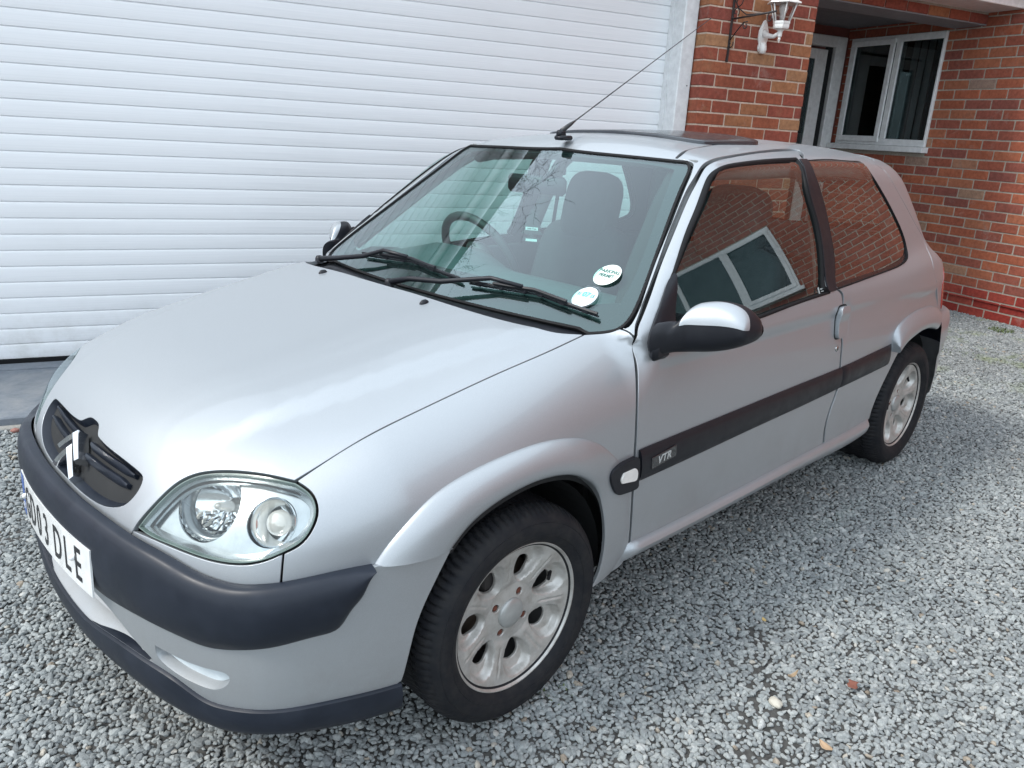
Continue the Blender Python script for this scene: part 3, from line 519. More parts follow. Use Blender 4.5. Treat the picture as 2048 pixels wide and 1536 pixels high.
# gravel: points carrying instances of eight chipped stone shapes
def gravel():
    pts = []; sc = []
    s = .0143
    xs = np.arange(-2.0, 6.4, s); ys = np.arange(-3.4, 3.0, s*.88)
    X, Y = np.meshgrid(xs, ys); X = X+(np.arange(len(ys)) % 2)[:, None]*s/2
    X = X.ravel(); Y = Y.ravel(); X = X+RNG.uniform(-1, 1, len(X))*s*.30; Y = Y+RNG.uniform(-1, 1, len(Y))*s*.30
    a = X*HA[0]+Y*HA[1]; b = X*HB[0]+Y*HB[1]
    keep = ~((a < 2.69) & (b > 1.44)) & (a < 5.53) & ~((b > 2.02) & (a > 2.6) & (a < 3.55)) & (b < 3.65)
    # view wedge with generous margins, and the hidden middle under the car left out
    d = np.stack([X-CP[0], Y-CP[1]], -1); ang = np.degrees(np.arctan2(d[:, 1], d[:, 0])); dist = np.hypot(d[:, 0], d[:, 1])
    keep &= ((ang > 45.4-58) & (ang < 45.4+62)) & (dist < 8)
    keep &= ~((X > .5) & (X < 2.1) & (np.abs(Y) < .45)) 
    keep &= ~((Y > .95) & (X > 1.0) & (b < 2.0) & (a < 2.6) & (Y < 1.2))
    # thin the far field: bigger chips further apart are not needed, one stone in two reads the same beyond five metres
    X, Y, dist = X[keep], Y[keep], dist[keep]
    fn = .5+.5*np.sin(X*3.1+1.3*np.sin(Y*2.7))*np.cos(Y*2.3-.7*X); bare = (fn < .05) & (RNG.random(len(X)) < .22)
    X, Y, dist = X[~bare], Y[~bare], dist[~bare]; n = len(X)
    size = .0076*np.exp(RNG.normal(0, .20, n)); size = np.where(RNG.random(n) < .03, size*1.45, size); size = np.clip(size, .0048, .0150)
    Zp = zg(X, Y)+RNG.uniform(-.005, .002, n)-.003
    me = bpy.data.meshes.new('gravel'); me.from_pydata(np.stack([X, Y, Zp], -1).tolist(), [], [])
    def attr(nm, ty, arr, key='value'):
        at = me.attributes.new(nm, ty, 'POINT'); at.data.foreach_set(key, np.ascontiguousarray(arr, dtype=np.float32 if ty != 'INT' else np.int32).ravel())
    el = np.stack([size*RNG.uniform(.90, 1.35, n), size*RNG.uniform(.70, 1.0, n), size*RNG.uniform(.45, .75, n)], -1)
    rot = np.stack([RNG.normal(0, .35, n), RNG.normal(0, .35, n), RNG.uniform(0, 6.283, n)], -1)
    attr('siz', 'FLOAT_VECTOR', el, 'vector'); attr('rotv', 'FLOAT_VECTOR', rot, 'vector'); attr('tone', 'FLOAT', RNG.random(n)); attr('pick', 'INT', RNG.integers(0, 8, n))
    o = bpy.data.objects.new('gravel', me); COL.objects.link(o); o['kind'] = 'stuff'; o['category'] = 'gravel'; o['label'] = 'loose grey limestone chippings covering the driveway'
    m, nn, b = newmat('stone_chippings')
    at = nn.nodes.new('ShaderNodeAttribute'); at.attribute_type = 'INSTANCER'; at.attribute_name = 'tone'
    c = ramp(nn, at.outputs['Fac'], [(0, (.20, .216, .222)), (.25, (.25, .27, .275)), (.6, (.30, .322, .324)), (.94, (.36, .38, .378)), (.98, (.44, .455, .45)), (.993, (.42, .38, .32)), (1, (.24, .20, .16))])
    v = coords(nn); f = noise(nn, v, 1.6, 5, .65); geo_ = nn.nodes.new('ShaderNodeNewGeometry'); 
    f2 = noise(nn, geo_.outputs['Position'], 160, 4, .7); c2 = mixc(nn, 1, c, ramp(nn, f2, [(.3, (.72, .73, .74)), (.7, (1.18, 1.17, 1.15))]), 'MULTIPLY')
    f3 = noise(nn, geo_.outputs['Position'], 1.1, 4, .6); c2 = mixc(nn, 1, c2, ramp(nn, f3, [(.3, (.86, .85, .84)), (.7, (1.08, 1.08, 1.07))]), 'MULTIPLY')
    # faint algae where nobody drives, by the wall
    sp = nn.nodes.new('ShaderNodeSeparateXYZ'); nn.links.new(geo_.outputs['Position'], sp.inputs['Vector'])
    f4 = noise(nn, geo_.outputs['Position'], 2.6, 5, .7); mm = nn.nodes.new('ShaderNodeMath'); mm.operation = 'MULTIPLY'; nn.links.new(mrange(nn, sp.outputs['X'], 3.6, 4.6, 0, .75), mm.inputs[0]); nn.links.new(mrange(nn, f4, .52, .66, 0, 1), mm.inputs[1])
    c2 = mixc(nn, mm.outputs[0], c2, (.20, .24, .10)); nn.links.new(c2, b.inputs['Base Color']); setp(b, rough=.82, spec=.3)
    bump(nn, b, f2, .5, .0012)
    gt = bpy.data.node_groups.new('gravel_nodes', 'GeometryNodeTree'); gt.interface.new_socket('Geometry', in_out='INPUT', socket_type='NodeSocketGeometry'); gt.interface.new_socket('Geometry', in_out='OUTPUT', socket_type='NodeSocketGeometry')
    N = gt.nodes; K = gt.links; gi = N.new('NodeGroupInput'); go = N.new('NodeGroupOutput'); 
    g2i = N.new('GeometryNodeGeometryToInstance')
    for k in range(8):
        ico = N.new('GeometryNodeMeshIcoSphere'); ico.inputs['Radius'].default_value = 1; ico.inputs['Subdivisions'].default_value = 2
        pos = N.new('GeometryNodeInputPosition'); vo = N.new('ShaderNodeTexVoronoi'); vo.voronoi_dimensions = '4D'; vo.inputs['W'].default_value = k*3.7+.3; vo.inputs['Scale'].default_value = .95; vo.feature = 'F1'
        K.new(pos.outputs[0], vo.inputs['Vector'])
        no = N.new('ShaderNodeTexNoise'); no.noise_dimensions = '4D'; no.inputs['W'].default_value = k*5.1; no.inputs['Scale'].default_value = 1.1; no.inputs['Detail'].default_value = 1; K.new(pos.outputs[0], no.inputs['Vector'])
        ma = N.new('ShaderNodeMath'); ma.operation = 'MULTIPLY_ADD'; ma.inputs[1].default_value = -.75; ma.inputs[2].default_value = .92; K.new(vo.outputs['Distance'], ma.inputs[0])
        mb_ = N.new('ShaderNodeMath'); mb_.operation = 'ADD'; K.new(ma.outputs[0], mb_.inputs[0]); K.new(no.outputs['Fac'], mb_.inputs[1])
        sc_ = N.new('ShaderNodeVectorMath'); sc_.operation = 'SCALE'; K.new(pos.outputs[0], sc_.inputs[0]); K.new(mb_.outputs[0], sc_.inputs['Scale'])
        sp_ = N.new('GeometryNodeSetPosition'); K.new(ico.outputs['Mesh'], sp_.inputs['Geometry']); K.new(sc_.outputs[0], sp_.inputs['Position'])
        sm = N.new('GeometryNodeSetMaterial'); sm.inputs['Material'].default_value = m; K.new(sp_.outputs[0], sm.inputs['Geometry']); K.new(sm.outputs[0], g2i.inputs[0])
    ip = N.new('GeometryNodeInstanceOnPoints'); K.new(gi.outputs[0], ip.inputs['Points']); K.new(g2i.outputs[0], ip.inputs['Instance']); ip.inputs['Pick Instance'].default_value = True
    def na(nm, dt):
        q = N.new('GeometryNodeInputNamedAttribute'); q.data_type = dt; q.inputs['Name'].default_value = nm; return q.outputs['Attribute']
    K.new(na('pick', 'INT'), ip.inputs['Instance Index']); K.new(na('siz', 'FLOAT_VECTOR'), ip.inputs['Scale'])
    er = N.new('FunctionNodeEulerToRotation'); K.new(na('rotv', 'FLOAT_VECTOR'), er.inputs[0]); K.new(er.outputs[0], ip.inputs['Rotation'])
    K.new(ip.outputs[0], go.inputs[0])
    md = o.modifiers.new('stones', 'NODES'); md.node_group = gt
    return n
print('gravel stones', gravel())
def bed():
    V = []; Fs = []; s = .2
    for x in np.arange(-2.0, 6.4, s):
        for y in np.arange(-3.4, 3.0, s):
            xc, yc = x+s/2, y+s/2; d = math.hypot(xc-CP[0], yc-CP[1]); an = math.degrees(math.atan2(yc-CP[1], xc-CP[0]))
            if d < 7.9 and 45.4-57 < an < 45.4+61:
                k = len(V); q = [(x, y), (x+s, y), (x+s, y+s), (x, y+s)]; V += [(a, b, float(zg(np.array(a), np.array(b)))-.006) for a, b in q]; Fs.append((k, k+1, k+2, k+3))
    m, n, b = newmat('soil_between_stones'); ge = n.nodes.new('ShaderNodeNewGeometry'); f1 = noise(n, ge.outputs['Position'], 55, 4, .6)
    n.links.new(ramp(n, f1, [(.3, (.030, .030, .029)), (.7, (.080, .078, .073))]), b.inputs['Base Color']); setp(b, rough=.95); bump(n, b, f1, .5, .004)
    tag(mesh('gravel_bed', V, Fs, m, smooth=False), kind='structure')
bed()
# ================================================================== HOUSE
def brick_mat(name, stops, mort=False):
    m, n, b = newmat(name); v = coords(n, 'Object'); oi = n.nodes.new('ShaderNodeObjectInfo')
    ge = n.nodes.new('ShaderNodeNewGeometry')
    c = ramp(n, oi.outputs['Random'], stops, 'LINEAR')
    off_ = n.nodes.new('ShaderNodeVectorMath'); off_.operation = 'ADD'; n.links.new(ge.outputs['Position'], off_.inputs[0])
    f = noise(n, ge.outputs['Position'], 38, 6, .65); f2 = noise(n, ge.outputs['Position'], 9, 4, .6, .6)
    c = mixc(n, 1, c, ramp(n, f, [(.28, (.70, .66, .64)), (.72, (1.22, 1.18, 1.12))]), 'MULTIPLY')
    c = mixc(n, mrange(n, f2, .60, .78, 0, .40), c, stops[-1][1])
    f5 = noise(n, ge.outputs['Position'], 5.5, 7, .72, .8); c = mixc(n, mrange(n, f5, .60, .74, 0, .42), c, (.42, .35, .31))
    f6 = noise(n, ge.outputs['Position'], 1.7, 5, .6); c = mixc(n, 1, c, ramp(n, f6, [(.3, (.80, .78, .78)), (.7, (1.10, 1.08, 1.06))]), 'MULTIPLY')
    n.links.new(c, b.inputs['Base Color']); setp(b, rough=.88, spec=.25); bump(n, b, f, .45, .002)
    return m
br_p = brick_mat('pillar_brick', [(0, (.25, .075, .058)), (.35, (.29, .085, .058)), (.60, (.32, .105, .060)), (.70, (.35, .155, .080)), (.87, (.38, .185, .095)), (1, (.36, .21, .12))])
br_w = brick_mat('wall_brick', [(0, (.24, .085, .070)), (.3, (.31, .098, .066)), (.7, (.38, .122, .068)), (.95, (.37, .145, .085)), (.98, (.36, .22, .15)), (1, (.28, .20, .17))])
br_red = brick_mat('painted_plinth', [(0, (.26, .035, .030)), (.6, (.30, .045, .035)), (1, (.34, .075, .055))])
def mortar(name, col):
    m, n, b = newmat(name); ge = n.nodes.new('ShaderNodeNewGeometry'); f = noise(n, ge.outputs['Position'], 70, 5, .7); f2 = noise(n, ge.outputs['Position'], 3, 4, .6)
    c = ramp(n, f, [(.3, tuple(q*.68 for q in col)), (.7, tuple(q*1.12 for q in col))]); c = mixc(n, mrange(n, f2, .45, .7, 0, .5), c, tuple(q*.62 for q in col)); n.links.new(c, b.inputs['Base Color']); setp(b, rough=.95, spec=.2); bump(n, b, f, .6, .003); return m
mo_p = mortar('pillar_mortar', (.62, .49, .39)); mo_w = mortar('wall_mortar', (.42, .38, .32))
white_m = simple('white_upvc', (.74, .75, .75), .32, coat=.2); white_p = simple('white_gloss_paint', (.80, .80, .79), .35)
pane_m = glass('window_pane', (.45, .50, .50), 1.3)
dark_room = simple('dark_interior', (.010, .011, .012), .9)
_bm = {}
def brick_mesh(l, h, d, mat, var):
    k = (round(l, 4), round(h, 4), round(d, 4), mat.name, var)
    if k in _bm: return _bm[k]
    r = random.Random(hash(k) & 0xffff); b = MB(); b.box((0, 0, 0), (l, d, h), bev=.0035); V = b.V[0]
    V = V+np.array([[r.uniform(-.0016, .0016), r.uniform(-.0012, .0012), r.uniform(-.0014, .0014)] for _ in V])
    me = bpy.data.meshes.new('brick'); me.from_pydata(V.tolist(), [], [tuple(f) for f in b.F]); me.materials.append(mat); _bm[k] = me; return me
def bricks(parent, org, ex, en, courses, mat, L0, L1, z0, zn, skip=None, header_start=0, limit=9999, kind_rest=True, key=None, depth=.05, phase=0., ends=(True, True)):
    """laid courses on the plane through org: ex runs along, en faces out. L0..L1 extent along ex, z0 lower bed, zn course count"""
    ex, en = np.array(ex), np.array(en); R = np.stack([ex, -en, HZ], 1) if np.cross(ex, -en) @ HZ > 0 else np.stack([ex, en, HZ], 1)
    lst = []
    for c in range(zn):
        z = z0+.075*c+.005
        x = L0-(phase if c % 2 else phase+.1125) if not ends[0] else L0
        first = True
        while x < L1-.02:
            l = .215
            if first and ends[0] and (c+header_start) % 2: l = .1025
            e = min(x+l, L1)
            s = max(x, L0)
            if e-s > .03 and not (skip and skip(s, e, z)):
                lst.append((s, e, z, c))
            elif skip and e-s > .03:
                for (s2, e2) in skip(s, e, z, True) or []:
                    if e2-s2 > .025: lst.append((s2, e2, z, c))
            x = x+l+.010; first = False
    if key: lst.sort(key=key)
    base = wloc(parent); rest = MB(); r = random.Random(5)
    for i, (s, e, z, c) in enumerate(lst):
        pos = np.array(org)+ex*((s+e)/2)+HZ*(z+.0325)+en*(r.uniform(-.0012, .0012)-depth/2+.001)
        l = round((e-s)*200)/200
        mt = mat(z) if callable(mat) else mat
        if i < limit:
            me = brick_mesh(l, .065, depth, mt, r.randrange(5)); o = bpy.data.objects.new('brick', me); COL.objects.link(o); o.parent = parent
            jit = Matrix.Rotation(r.uniform(-.004, .004), 3, 'Z')
            M = Matrix(R.tolist()) @ jit; M = M.to_4x4(); M.translation = Vector(pos)-base; o.matrix_local = M
        else: rest.box(pos, (e-s, depth, .065), R, bev=.003)
    if rest.V:
        o = flat(rest.build('far_bricks', mat(1.) if callable(mat) else mat, parent, False)); o['kind'] = 'stuff'
    return len(lst)
# --- brick pillar between the garage and the porch
PA_, PB_, PF = 2.691, 3.535, 2.043
pil = thing('brick_pillar', 'red and orange brick pillar between the white garage door and the dark porch', 'pillar', tuple(H((PA_+PB_)/2, 2.2, .15)))
zb0 = 1.7759-.075*22
def Hbox(mb, a0, a1, b0, b1, z0, z1, bev=0): mb.box(H((a0+a1)/2, (b0+b1)/2, (z0+z1)/2), (abs(a1-a0), abs(b1-b0), abs(z1-z0)), HR_, bev=bev); return mb
mb = MB(); Hbox(mb, PA_+.0035, PB_-.0035, PF+.0035, PF+.60, 0, 2.44); mb.build('mortar_core', mo_p, pil, False)
bricks(pil, H(0, PF, 0), HA, -HB, None, br_p, PA_, PB_, zb0, 31, header_start=0, depth=.1)
bricks(pil, H(PA_, PF+.104, 0), HB, -HA, None, br_p, 0, .33, zb0, 31, header_start=1, depth=.05)
bricks(pil, H(PB_, PF+.104, 0), HB, HA, None, br_p, 0, .48, zb0, 31, header_start=1, depth=.05)
# --- side wall of the wing, with the porch window and (towards the street) the big window
AW = 5.544
wall = thing('brick_wall', 'weathered red brick wall with red painted plinth at the right edge', 'wall', tuple(H(AW, 1.8, .1)))
WN = (2.66, 3.63, 1.412, 2.337); WB = (-2.75, -.80, 1.40, 2.32)
def skw(s, e, z, cut=False):
    # positions run along -b from b = 3.70
    b0, b1 = 3.70-e, 3.70-s
    for (wb0, wb1, wz0, wz1) in (WN, WB):
        if z+.065 > wz0+.01 and z < wz1-.01 and b1 > wb0 and b0 < wb1:
            if not cut: return True
            out = []
            if b1 > wb1+.02: out.append((s, 3.70-wb1-.002))
            if b0 < wb0-.02: out.append((3.70-wb0+.002, e))
            return out
    return False if not cut else []
zw0 = 2.337-.075*31
mb = MB(); A0 = AW+.0035
for (b0, b1, z0, z1) in ((WN[1], 3.70, 0, 4.9), (WN[0], WN[1], 0, WN[2]), (WN[0], WN[1], WN[3], 4.9), (WB[1], WN[0], 0, 4.9), (WB[0], WB[1], 0, WB[2]), (WB[0], WB[1], WB[3], 4.9), (-9.5, WB[0], 0, 4.9), (-9.5, 3.7, 4.9, 6.0)): Hbox(mb, A0, A0+.25, b0, b1, z0, z1)
mb.build('mortar_core', mo_w, wall, False)
camH = np.array(CP) @ HR_
def keyw(t):
    s, e, z, c = t; b = 3.70-(s+e)/2; vis = 0 if (b > .9 and not (b > 2.4 and z > 2.38) and not (b > 3.66) and z < 2.45) else 50
    return vis+math.dist((AW, b, z), tuple(camH))
nb = bricks(wall, H(AW, 3.70, 0), -HB, -HA, None, (lambda z: br_red if z < .385 else br_w), 0, 13.1, zw0, 77, skip=skw, limit=300, key=keyw, phase=.03, ends=(False, False))
print('wall bricks', nb)
mb = MB(); Hbox(mb, AW-.022, AW+.02, -5.5, 2.65, 0, .305); Hbox(mb, AW-.0, AW+.004, -5.5, 2.65, .304, .388)
mb = MB(); Hbox(mb, AW-.016, AW+.01, -5.5, 3.66, .296, .300); plo = mb.build('plinth_ledge', br_red, wall, False)
house = thing('house', 'brick house with white soffit and fascia, tiled roof and dark recessed porch', 'house', tuple(H(4, 3, .1)))
def window(parent, a, wb0, wb1, z0, z1, mull, sash, name='porch_window', split=None):
    """frame on the wall plane a, facing -HA"""
    f = MB(); t = .055; d0, d1 = a-.022, a+.05
    Hbox(f, d0, d1, wb0, wb1, z1-t, z1, .004); Hbox(f, d0, d1, wb0, wb1, z0+.03, z0+.03+t, .004); Hbox(f, d0, d1, wb1-t, wb1, z0+.03+t, z1-t, .004); Hbox(f, d0, d1, wb0, wb0+.022, z0+.03+t, z1-t, .004)
    for m_ in mull: Hbox(f, d0, d1, m_-.028, m_+.028, z0+.03+t, z1-t, .004)
    fr_ = flat(f.build(name, white_m, parent, False))
    s = MB(); Hbox(s, a-.075, a+.03, wb0-.03, wb1+.045, z0-.018, z0+.028, .004); flat(s.build('sill', white_m, fr_, False))
    for (s0, s1) in sash:
        q = MB(); w_ = .048; zz0, zz1 = z0+.03+t*.45, z1-t*.45
        for (b0, b1, za, zb_) in ((s0, s1, zz1-w_, zz1), (s0, s1, zz0, zz0+w_), (s0, s0+w_, zz0+w_, zz1-w_), (s1-w_, s1, zz0+w_, zz1-w_)): Hbox(q, a-.040, a-.020, b0, b1, za, zb_, .004)
        flat(q.build('opening_sash', white_m, fr_, False))
    g = MB(); Hbox(g, a-.006, a-.003, wb0+.02, wb1-.05, z0+.08, z1-.05); g.build('pane', pane_m, fr_, False)
    return fr_
pw = window(house, AW, WN[0], WN[1], WN[2]-.005, WN[3], [3.105], [(3.135, 3.60)]); pw['label'] = 'white framed two-light window beside the porch door'
mb = MB(); bl_m = simple('vertical_blind', (.62, .63, .66), .8)
for k in range(5):
    b0 = 2.72+k*.075; q = MB(); q.box(H(AW+.10, b0, 1.90), (.003, .05, .80), HR_ @ np.array(Matrix.Rotation(.9, 3, 'Z'))); q.build('blind_slat', bl_m, pw, False)
mb = MB(); mb.box(H(AW+.03, 2.99, 2.02), (.004, .055, .018), HR_); st1 = mb.build('window_sticker', white_p, pw, False)
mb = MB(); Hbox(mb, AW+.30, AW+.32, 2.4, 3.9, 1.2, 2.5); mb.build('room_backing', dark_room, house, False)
sw = window(house, AW, WB[0], WB[1], WB[2], WB[3], [-1.45, -2.10], [(-1.42, -.83)], 'front_window'); sw['label'] = 'wide white framed window further along the brick wing'
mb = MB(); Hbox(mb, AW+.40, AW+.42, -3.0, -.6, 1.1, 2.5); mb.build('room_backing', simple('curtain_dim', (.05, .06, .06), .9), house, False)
# --- porch: back wall, front door, ceiling, lintel course, soffit, fascia
BB = 3.70
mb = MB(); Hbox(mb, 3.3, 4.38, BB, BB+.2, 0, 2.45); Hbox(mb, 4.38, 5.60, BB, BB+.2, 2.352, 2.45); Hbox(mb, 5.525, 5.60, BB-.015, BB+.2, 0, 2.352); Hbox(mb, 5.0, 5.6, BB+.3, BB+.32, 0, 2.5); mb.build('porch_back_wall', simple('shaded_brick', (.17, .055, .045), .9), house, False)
pb = mesh('porch_wall', [H(3.35, BB, 0)], [], br_w, house) if False else None
fd = MB(); Hbox(fd, 5.40, 5.525, BB-.02, BB+.06, .1, 2.352, .005); Hbox(fd, 4.38, 5.40, BB-.02, BB+.06, 2.26, 2.352, .005); Hbox(fd, 4.38, 4.46, BB-.02, BB+.06, .1, 2.26, .005)
door_f = flat(fd.build('front_door', white_m, house, False)); door_f['label'] = 'white front door with a tall dark glass panel'
d = MB(); Hbox(d, 5.20, 5.335, BB+.005, BB+.05, .1, 2.235, .006); Hbox(d, 4.47, 5.20, BB+.005, BB+.05, 2.15, 2.235, .006); Hbox(d, 4.47, 4.60, BB+.005, BB+.05, .1, 2.15, .006); Hbox(d, 4.60, 5.20, BB+.005, BB+.05, .1, .45, .006); flat(d.build('door_leaf', white_m, door_f, False))
d = MB(); Hbox(d, 4.60, 5.20, BB+.02, BB+.026, .45, 2.15); d.build('door_glass', pane_m, door_f, False)
d = MB(); Hbox(d, 5.335, 5.40, BB+.02, BB+.05, .1, 2.26); Hbox(d, 4.5, 5.3, BB+.25, BB+.27, .1, 2.3); d.build('door_gap', dark_room, door_f, False)
mb = MB(); Hbox(mb, 3.30, 5.60, 2.62, 3.95, 2.43, 2.45); mb.build('porch_ceiling', simple('porch_ceiling_board', (.16, .16, .17), .8), house, False)
mb = MB(); Hbox(mb, 3.54, 5.545, 2.345, 2.62, 2.348, 2.356); Hbox(mb, 3.54, 5.545, 2.60, 2.62, 2.356, 2.43); lt = mb.build('lintel', simple('lintel_grey', (.24, .25, .27), .6), house, False)
beam = MB(); Hbox(beam, 3.54, 5.54, 2.345, 2.44, 2.357, 2.438); bmo = beam.build('lintel_course', mo_w, house, False)
bricks(bmo, H(3.54, 2.338, 0), HA, -HB, None, br_p, 0, 2.0, 2.352, 1, ends=(True, True), depth=.05)
mb = MB(); Hbox(mb, 2.70, 5.543, 2.08, 2.345, 2.438, 2.452); Hbox(mb, 3.3, 5.54, 2.345, 3.9, 2.452, 2.47); mb.build('soffit', white_p, house, False)
for k in range(1): pass
mb = MB(); Hbox(mb, -6.2, 5.543, 2.052, 2.078, 2.436, 2.62, .004); mb.build('fascia', white_p, house, False)
gt_ = MB(); P = [tuple(H(a, 2.00, 2.58)) for a in np.linspace(-6.2, 5.5, 2)]; gt_.tube(P, .055, 14); gt_.build('gutter', simple('gutter_plastic', (.70, .71, .71), .4), house)
# tiled roof rising away from the eaves: courses stepped in geometry
mb = MB(); tile = simple('roof_tile', (.085, .062, .052), .85); nrow = 26
bz = [(2.02+i*(2.65/nrow), 2.63+i*(2.60/nrow)) for i in range(nrow+1)]
for i in range(nrow):
    b0, z0 = bz[i]; b1, z1 = bz[i+1]; V = [H(-6.4, b0, z0+.016), H(5.6, b0, z0+.016), H(5.6, b1, z1+.004), H(-6.4, b1, z1+.004), H(-6.4, b0, z0-.01), H(5.6, b0, z0-.01)]; mb.add(V, [(0, 1, 2, 3), (4, 5, 1, 0)])
mb.add([H(-6.4, bz[-1][0], bz[-1][1]), H(5.6, bz[-1][0], bz[-1][1]), H(5.6, 7.4, 2.6), H(-6.4, 7.4, 2.6)], [(0, 1, 2, 3)])
roof_o = mb.build('tiled_roof', tile, house, False)
# wing roof over the side wall
mb = MB(); mb.add([H(5.25, -9.8, 5.98), H(5.25, 3.9, 5.98), H(8.5, 3.9, 8.1), H(8.5, -9.8, 8.1)], [(0, 1, 2, 3)]); Hbox(mb, 5.24, 5.26, -9.8, 3.9, 5.88, 6.0); mb.build('wing_roof', tile, house, False)
# --- garage door
gd = thing('garage_door', 'wide white roller garage door of narrow horizontal slats behind the car', 'garage door', tuple(H(0, 2.3, .15)))
slat_m, n, b = newmat('white_slat'); v = coords(n, 'Object', (.35, 6, 40)); setp(b, rough=.38, coat=.15)
f = noise(n, v, 5, 5, .6); ge = n.nodes.new('ShaderNodeNewGeometry'); f2 = noise(n, ge.outputs['Position'], 1.6, 5, .6)
c = ramp(n, f, [(.3, (.78, .795, .81)), (.7, (.86, .87, .88))]); c = mixc(n, mrange(n, f2, .5, .75, 0, .16), c, (.64, .65, .64)); spz = n.nodes.new('ShaderNodeSeparateXYZ'); n.links.new(ge.outputs['Position'], spz.inputs['Vector']); gm1 = n.nodes.new('ShaderNodeMath'); gm1.operation = 'MULTIPLY'; n.links.new(mrange(n, spz.outputs['Z'], .50, .14, 0, .5), gm1.inputs[0]); n.links.new(mrange(n, noise(n, ge.outputs['Position'], 11, 6, .7), .42, .7, 0, 1), gm1.inputs[1]); c = mixc(n, gm1.outputs[0], c, (.46, .45, .41)); n.links.new(c, b.inputs['Base Color']); n.links.new(mrange(n, f, .3, .7, .30, .48), b.inputs['Roughness'])
GB, GZ, GPz = 2.28, .153, .07700
prof_s = [(0.0000, .008), (.0016, .0050), (.0036, .0006), (.012, -.0004), (.036, -.0016), (.062, -.0003), (.0725, .0006), (.0742, .0014), (.0756, .0048), (.0770, .008)]
x0_, x1_ = -4.2, 2.62; V = []; 
for (z_, d_) in prof_s: V += [(x0_, d_, z_), (x1_, d_, z_)]
Fs = [(2*i, 2*i+1, 2*i+3, 2*i+2) for i in range(len(prof_s)-1)]
sme = None
for k in range(30):
    if sme is None:
        o = mesh('slat', V, Fs, slat_m, None); autosmooth(o, 30); sme = o.data; o.parent = gd
    else: o = bpy.data.objects.new('slat', sme); COL.objects.link(o); o.parent = gd
    M = Matrix(HR_.tolist()).to_4x4(); M.translation = Vector(H(0, GB, GZ+k*GPz+(.0 if k else 0)))-wloc(gd); o.matrix_local = M
mb = MB(); Hbox(mb, -4.2, 2.62, GB+.012, GB+.03, .14, 2.46); mb.build('slat_backing', simple('slat_joint_shadow', (.10, .105, .11), .8), gd, False)
mb = MB(); Hbox(mb, -4.2, 2.60, GB-.010, GB+.02, .129, .1535); mb.build('bottom_seal', rubber, gd, False)
mb = MB(); Hbox(mb, 2.585, 2.684, PF+.085, GB+.03, .12, 2.44, .006); Hbox(mb, 2.578, 2.586, PF+.19, GB+.0, .12, 2.44); gr_ = flat(mb.build('guide_rail', white_m, gd, False)); gr_['label'] = 'white side rail of the roller door'
b = MB(); b.lathe([(.0001, .001), (.004, .001)], 8, np.stack([HA, HZ, -HB], 1), H(2.655, PF+.084, 1.70)); b.build('rail_hole', dark_room, gr_)
mb = MB(); Hbox(mb, -4.5, 2.69, 2.10, 2.36, 2.44, 2.452); mb.build('garage_soffit', white_p, house, False)
mb = MB(); Hbox(mb, -6.3, -4.2, PF, PF+.6, 0, 2.44); mb.build('garage_side_pier', br_w, house, False)
# concrete apron in front of the garage
m, n, b = newmat('apron_concrete'); ge = n.nodes.new('ShaderNodeNewGeometry'); f = noise(n, ge.outputs['Position'], 24, 7, .7); f2 = noise(n, ge.outputs['Position'], 3.2, 6, .65, .5)
c = ramp(n, f, [(.25, (.12, .14, .165)), (.75, (.21, .23, .255))]); c = mixc(n, mrange(n, f2, .50, .72, 0, .5), c, (.36, .355, .34)); n.links.new(c, b.inputs['Base Color']); setp(b, rough=.9); bump(n, b, f, .5, .004)
mb = MB(); Hbox(mb, -4.5, 2.68, 1.462, 2.165, .02, .130, .006); Hbox(mb, -4.5, 2.68, 2.169, 2.45, .02, .134, .003); tag(flat(mb.build('concrete_apron', m, None, False)), kind='structure')
mb = MB(); Hbox(mb, -4.5, 2.5, 1.425, 1.462, .02, .098, .006); tag(flat(mb.build('apron_edging', mortar('edging_concrete', (.34, .33, .30)), None, False)), kind='structure')
# --- white lantern on the pillar
lan = thing('wall_lantern', 'white coach lantern with clear panes on the brick pillar', 'wall lamp', tuple(H(3.125, PF, 1.93)))
lw = simple('lantern_white', (.80, .79, .76), .35, coat=.3)
ca, cb = 3.125, 1.895
def LP(a, b_, z): return H(a, b_, z)
# back plate: shaped
pr = [(0, -.095, ), (.022, -.088), (.030, -.070), (.026, -.045), (.036, -.020), (.034, .03), (.022, .060), (.010, .085), (0, .092)]
P = [(x, z) for x, z in [(q[0], q[1]) for q in pr]]; Pp = P+[(-x, z) for x, z in P[::-1][1:-1]]
bm = bmesh.new(); vs = [bm.verts.new(Vector(LP(3.120+x*1.0, PF-.002, 2.020+z))) for x, z in Pp]; f_ = bm.faces.new(vs); r_ = bmesh.ops.extrude_face_region(bm, geom=[f_]); nv = [q for q in r_['geom'] if isinstance(q, bmesh.types.BMVert)]; bmesh.ops.translate(bm, vec=Vector(-HB*.016), verts=nv); bmesh.ops.recalc_face_normals(bm, faces=bm.faces)
bmesh.ops.bevel(bm, geom=[e for e in bm.edges if all(v_ in nv for v_ in e.verts)], offset=.006, segments=2, affect='EDGES')
me = bpy.data.meshes.new('back_plate'); bm.to_mesh(me); bm.free(); me.materials.append(lw); o = bpy.data.objects.new('back_plate', me); COL.objects.link(o); o.parent = lan; o.matrix_local = Matrix.Translation(-wloc(lan)); flat(o)
b = MB(); b.tube([LP(3.120, PF-.012, 2.035), LP(3.120, PF-.05, 2.020), LP(3.122, PF-.10, 2.012), LP(ca+.002, cb+.01, 2.030)], [.024, .016, .012, .012], 14); b.lathe([(.0001, -.045), (.018, -.042), (.024, -.02), (.022, .0), (.018, .018), (.0001, .022)], 20, HR_, LP(3.118, PF-.022, 1.962)); b.build('lantern_arm', lw, lan)
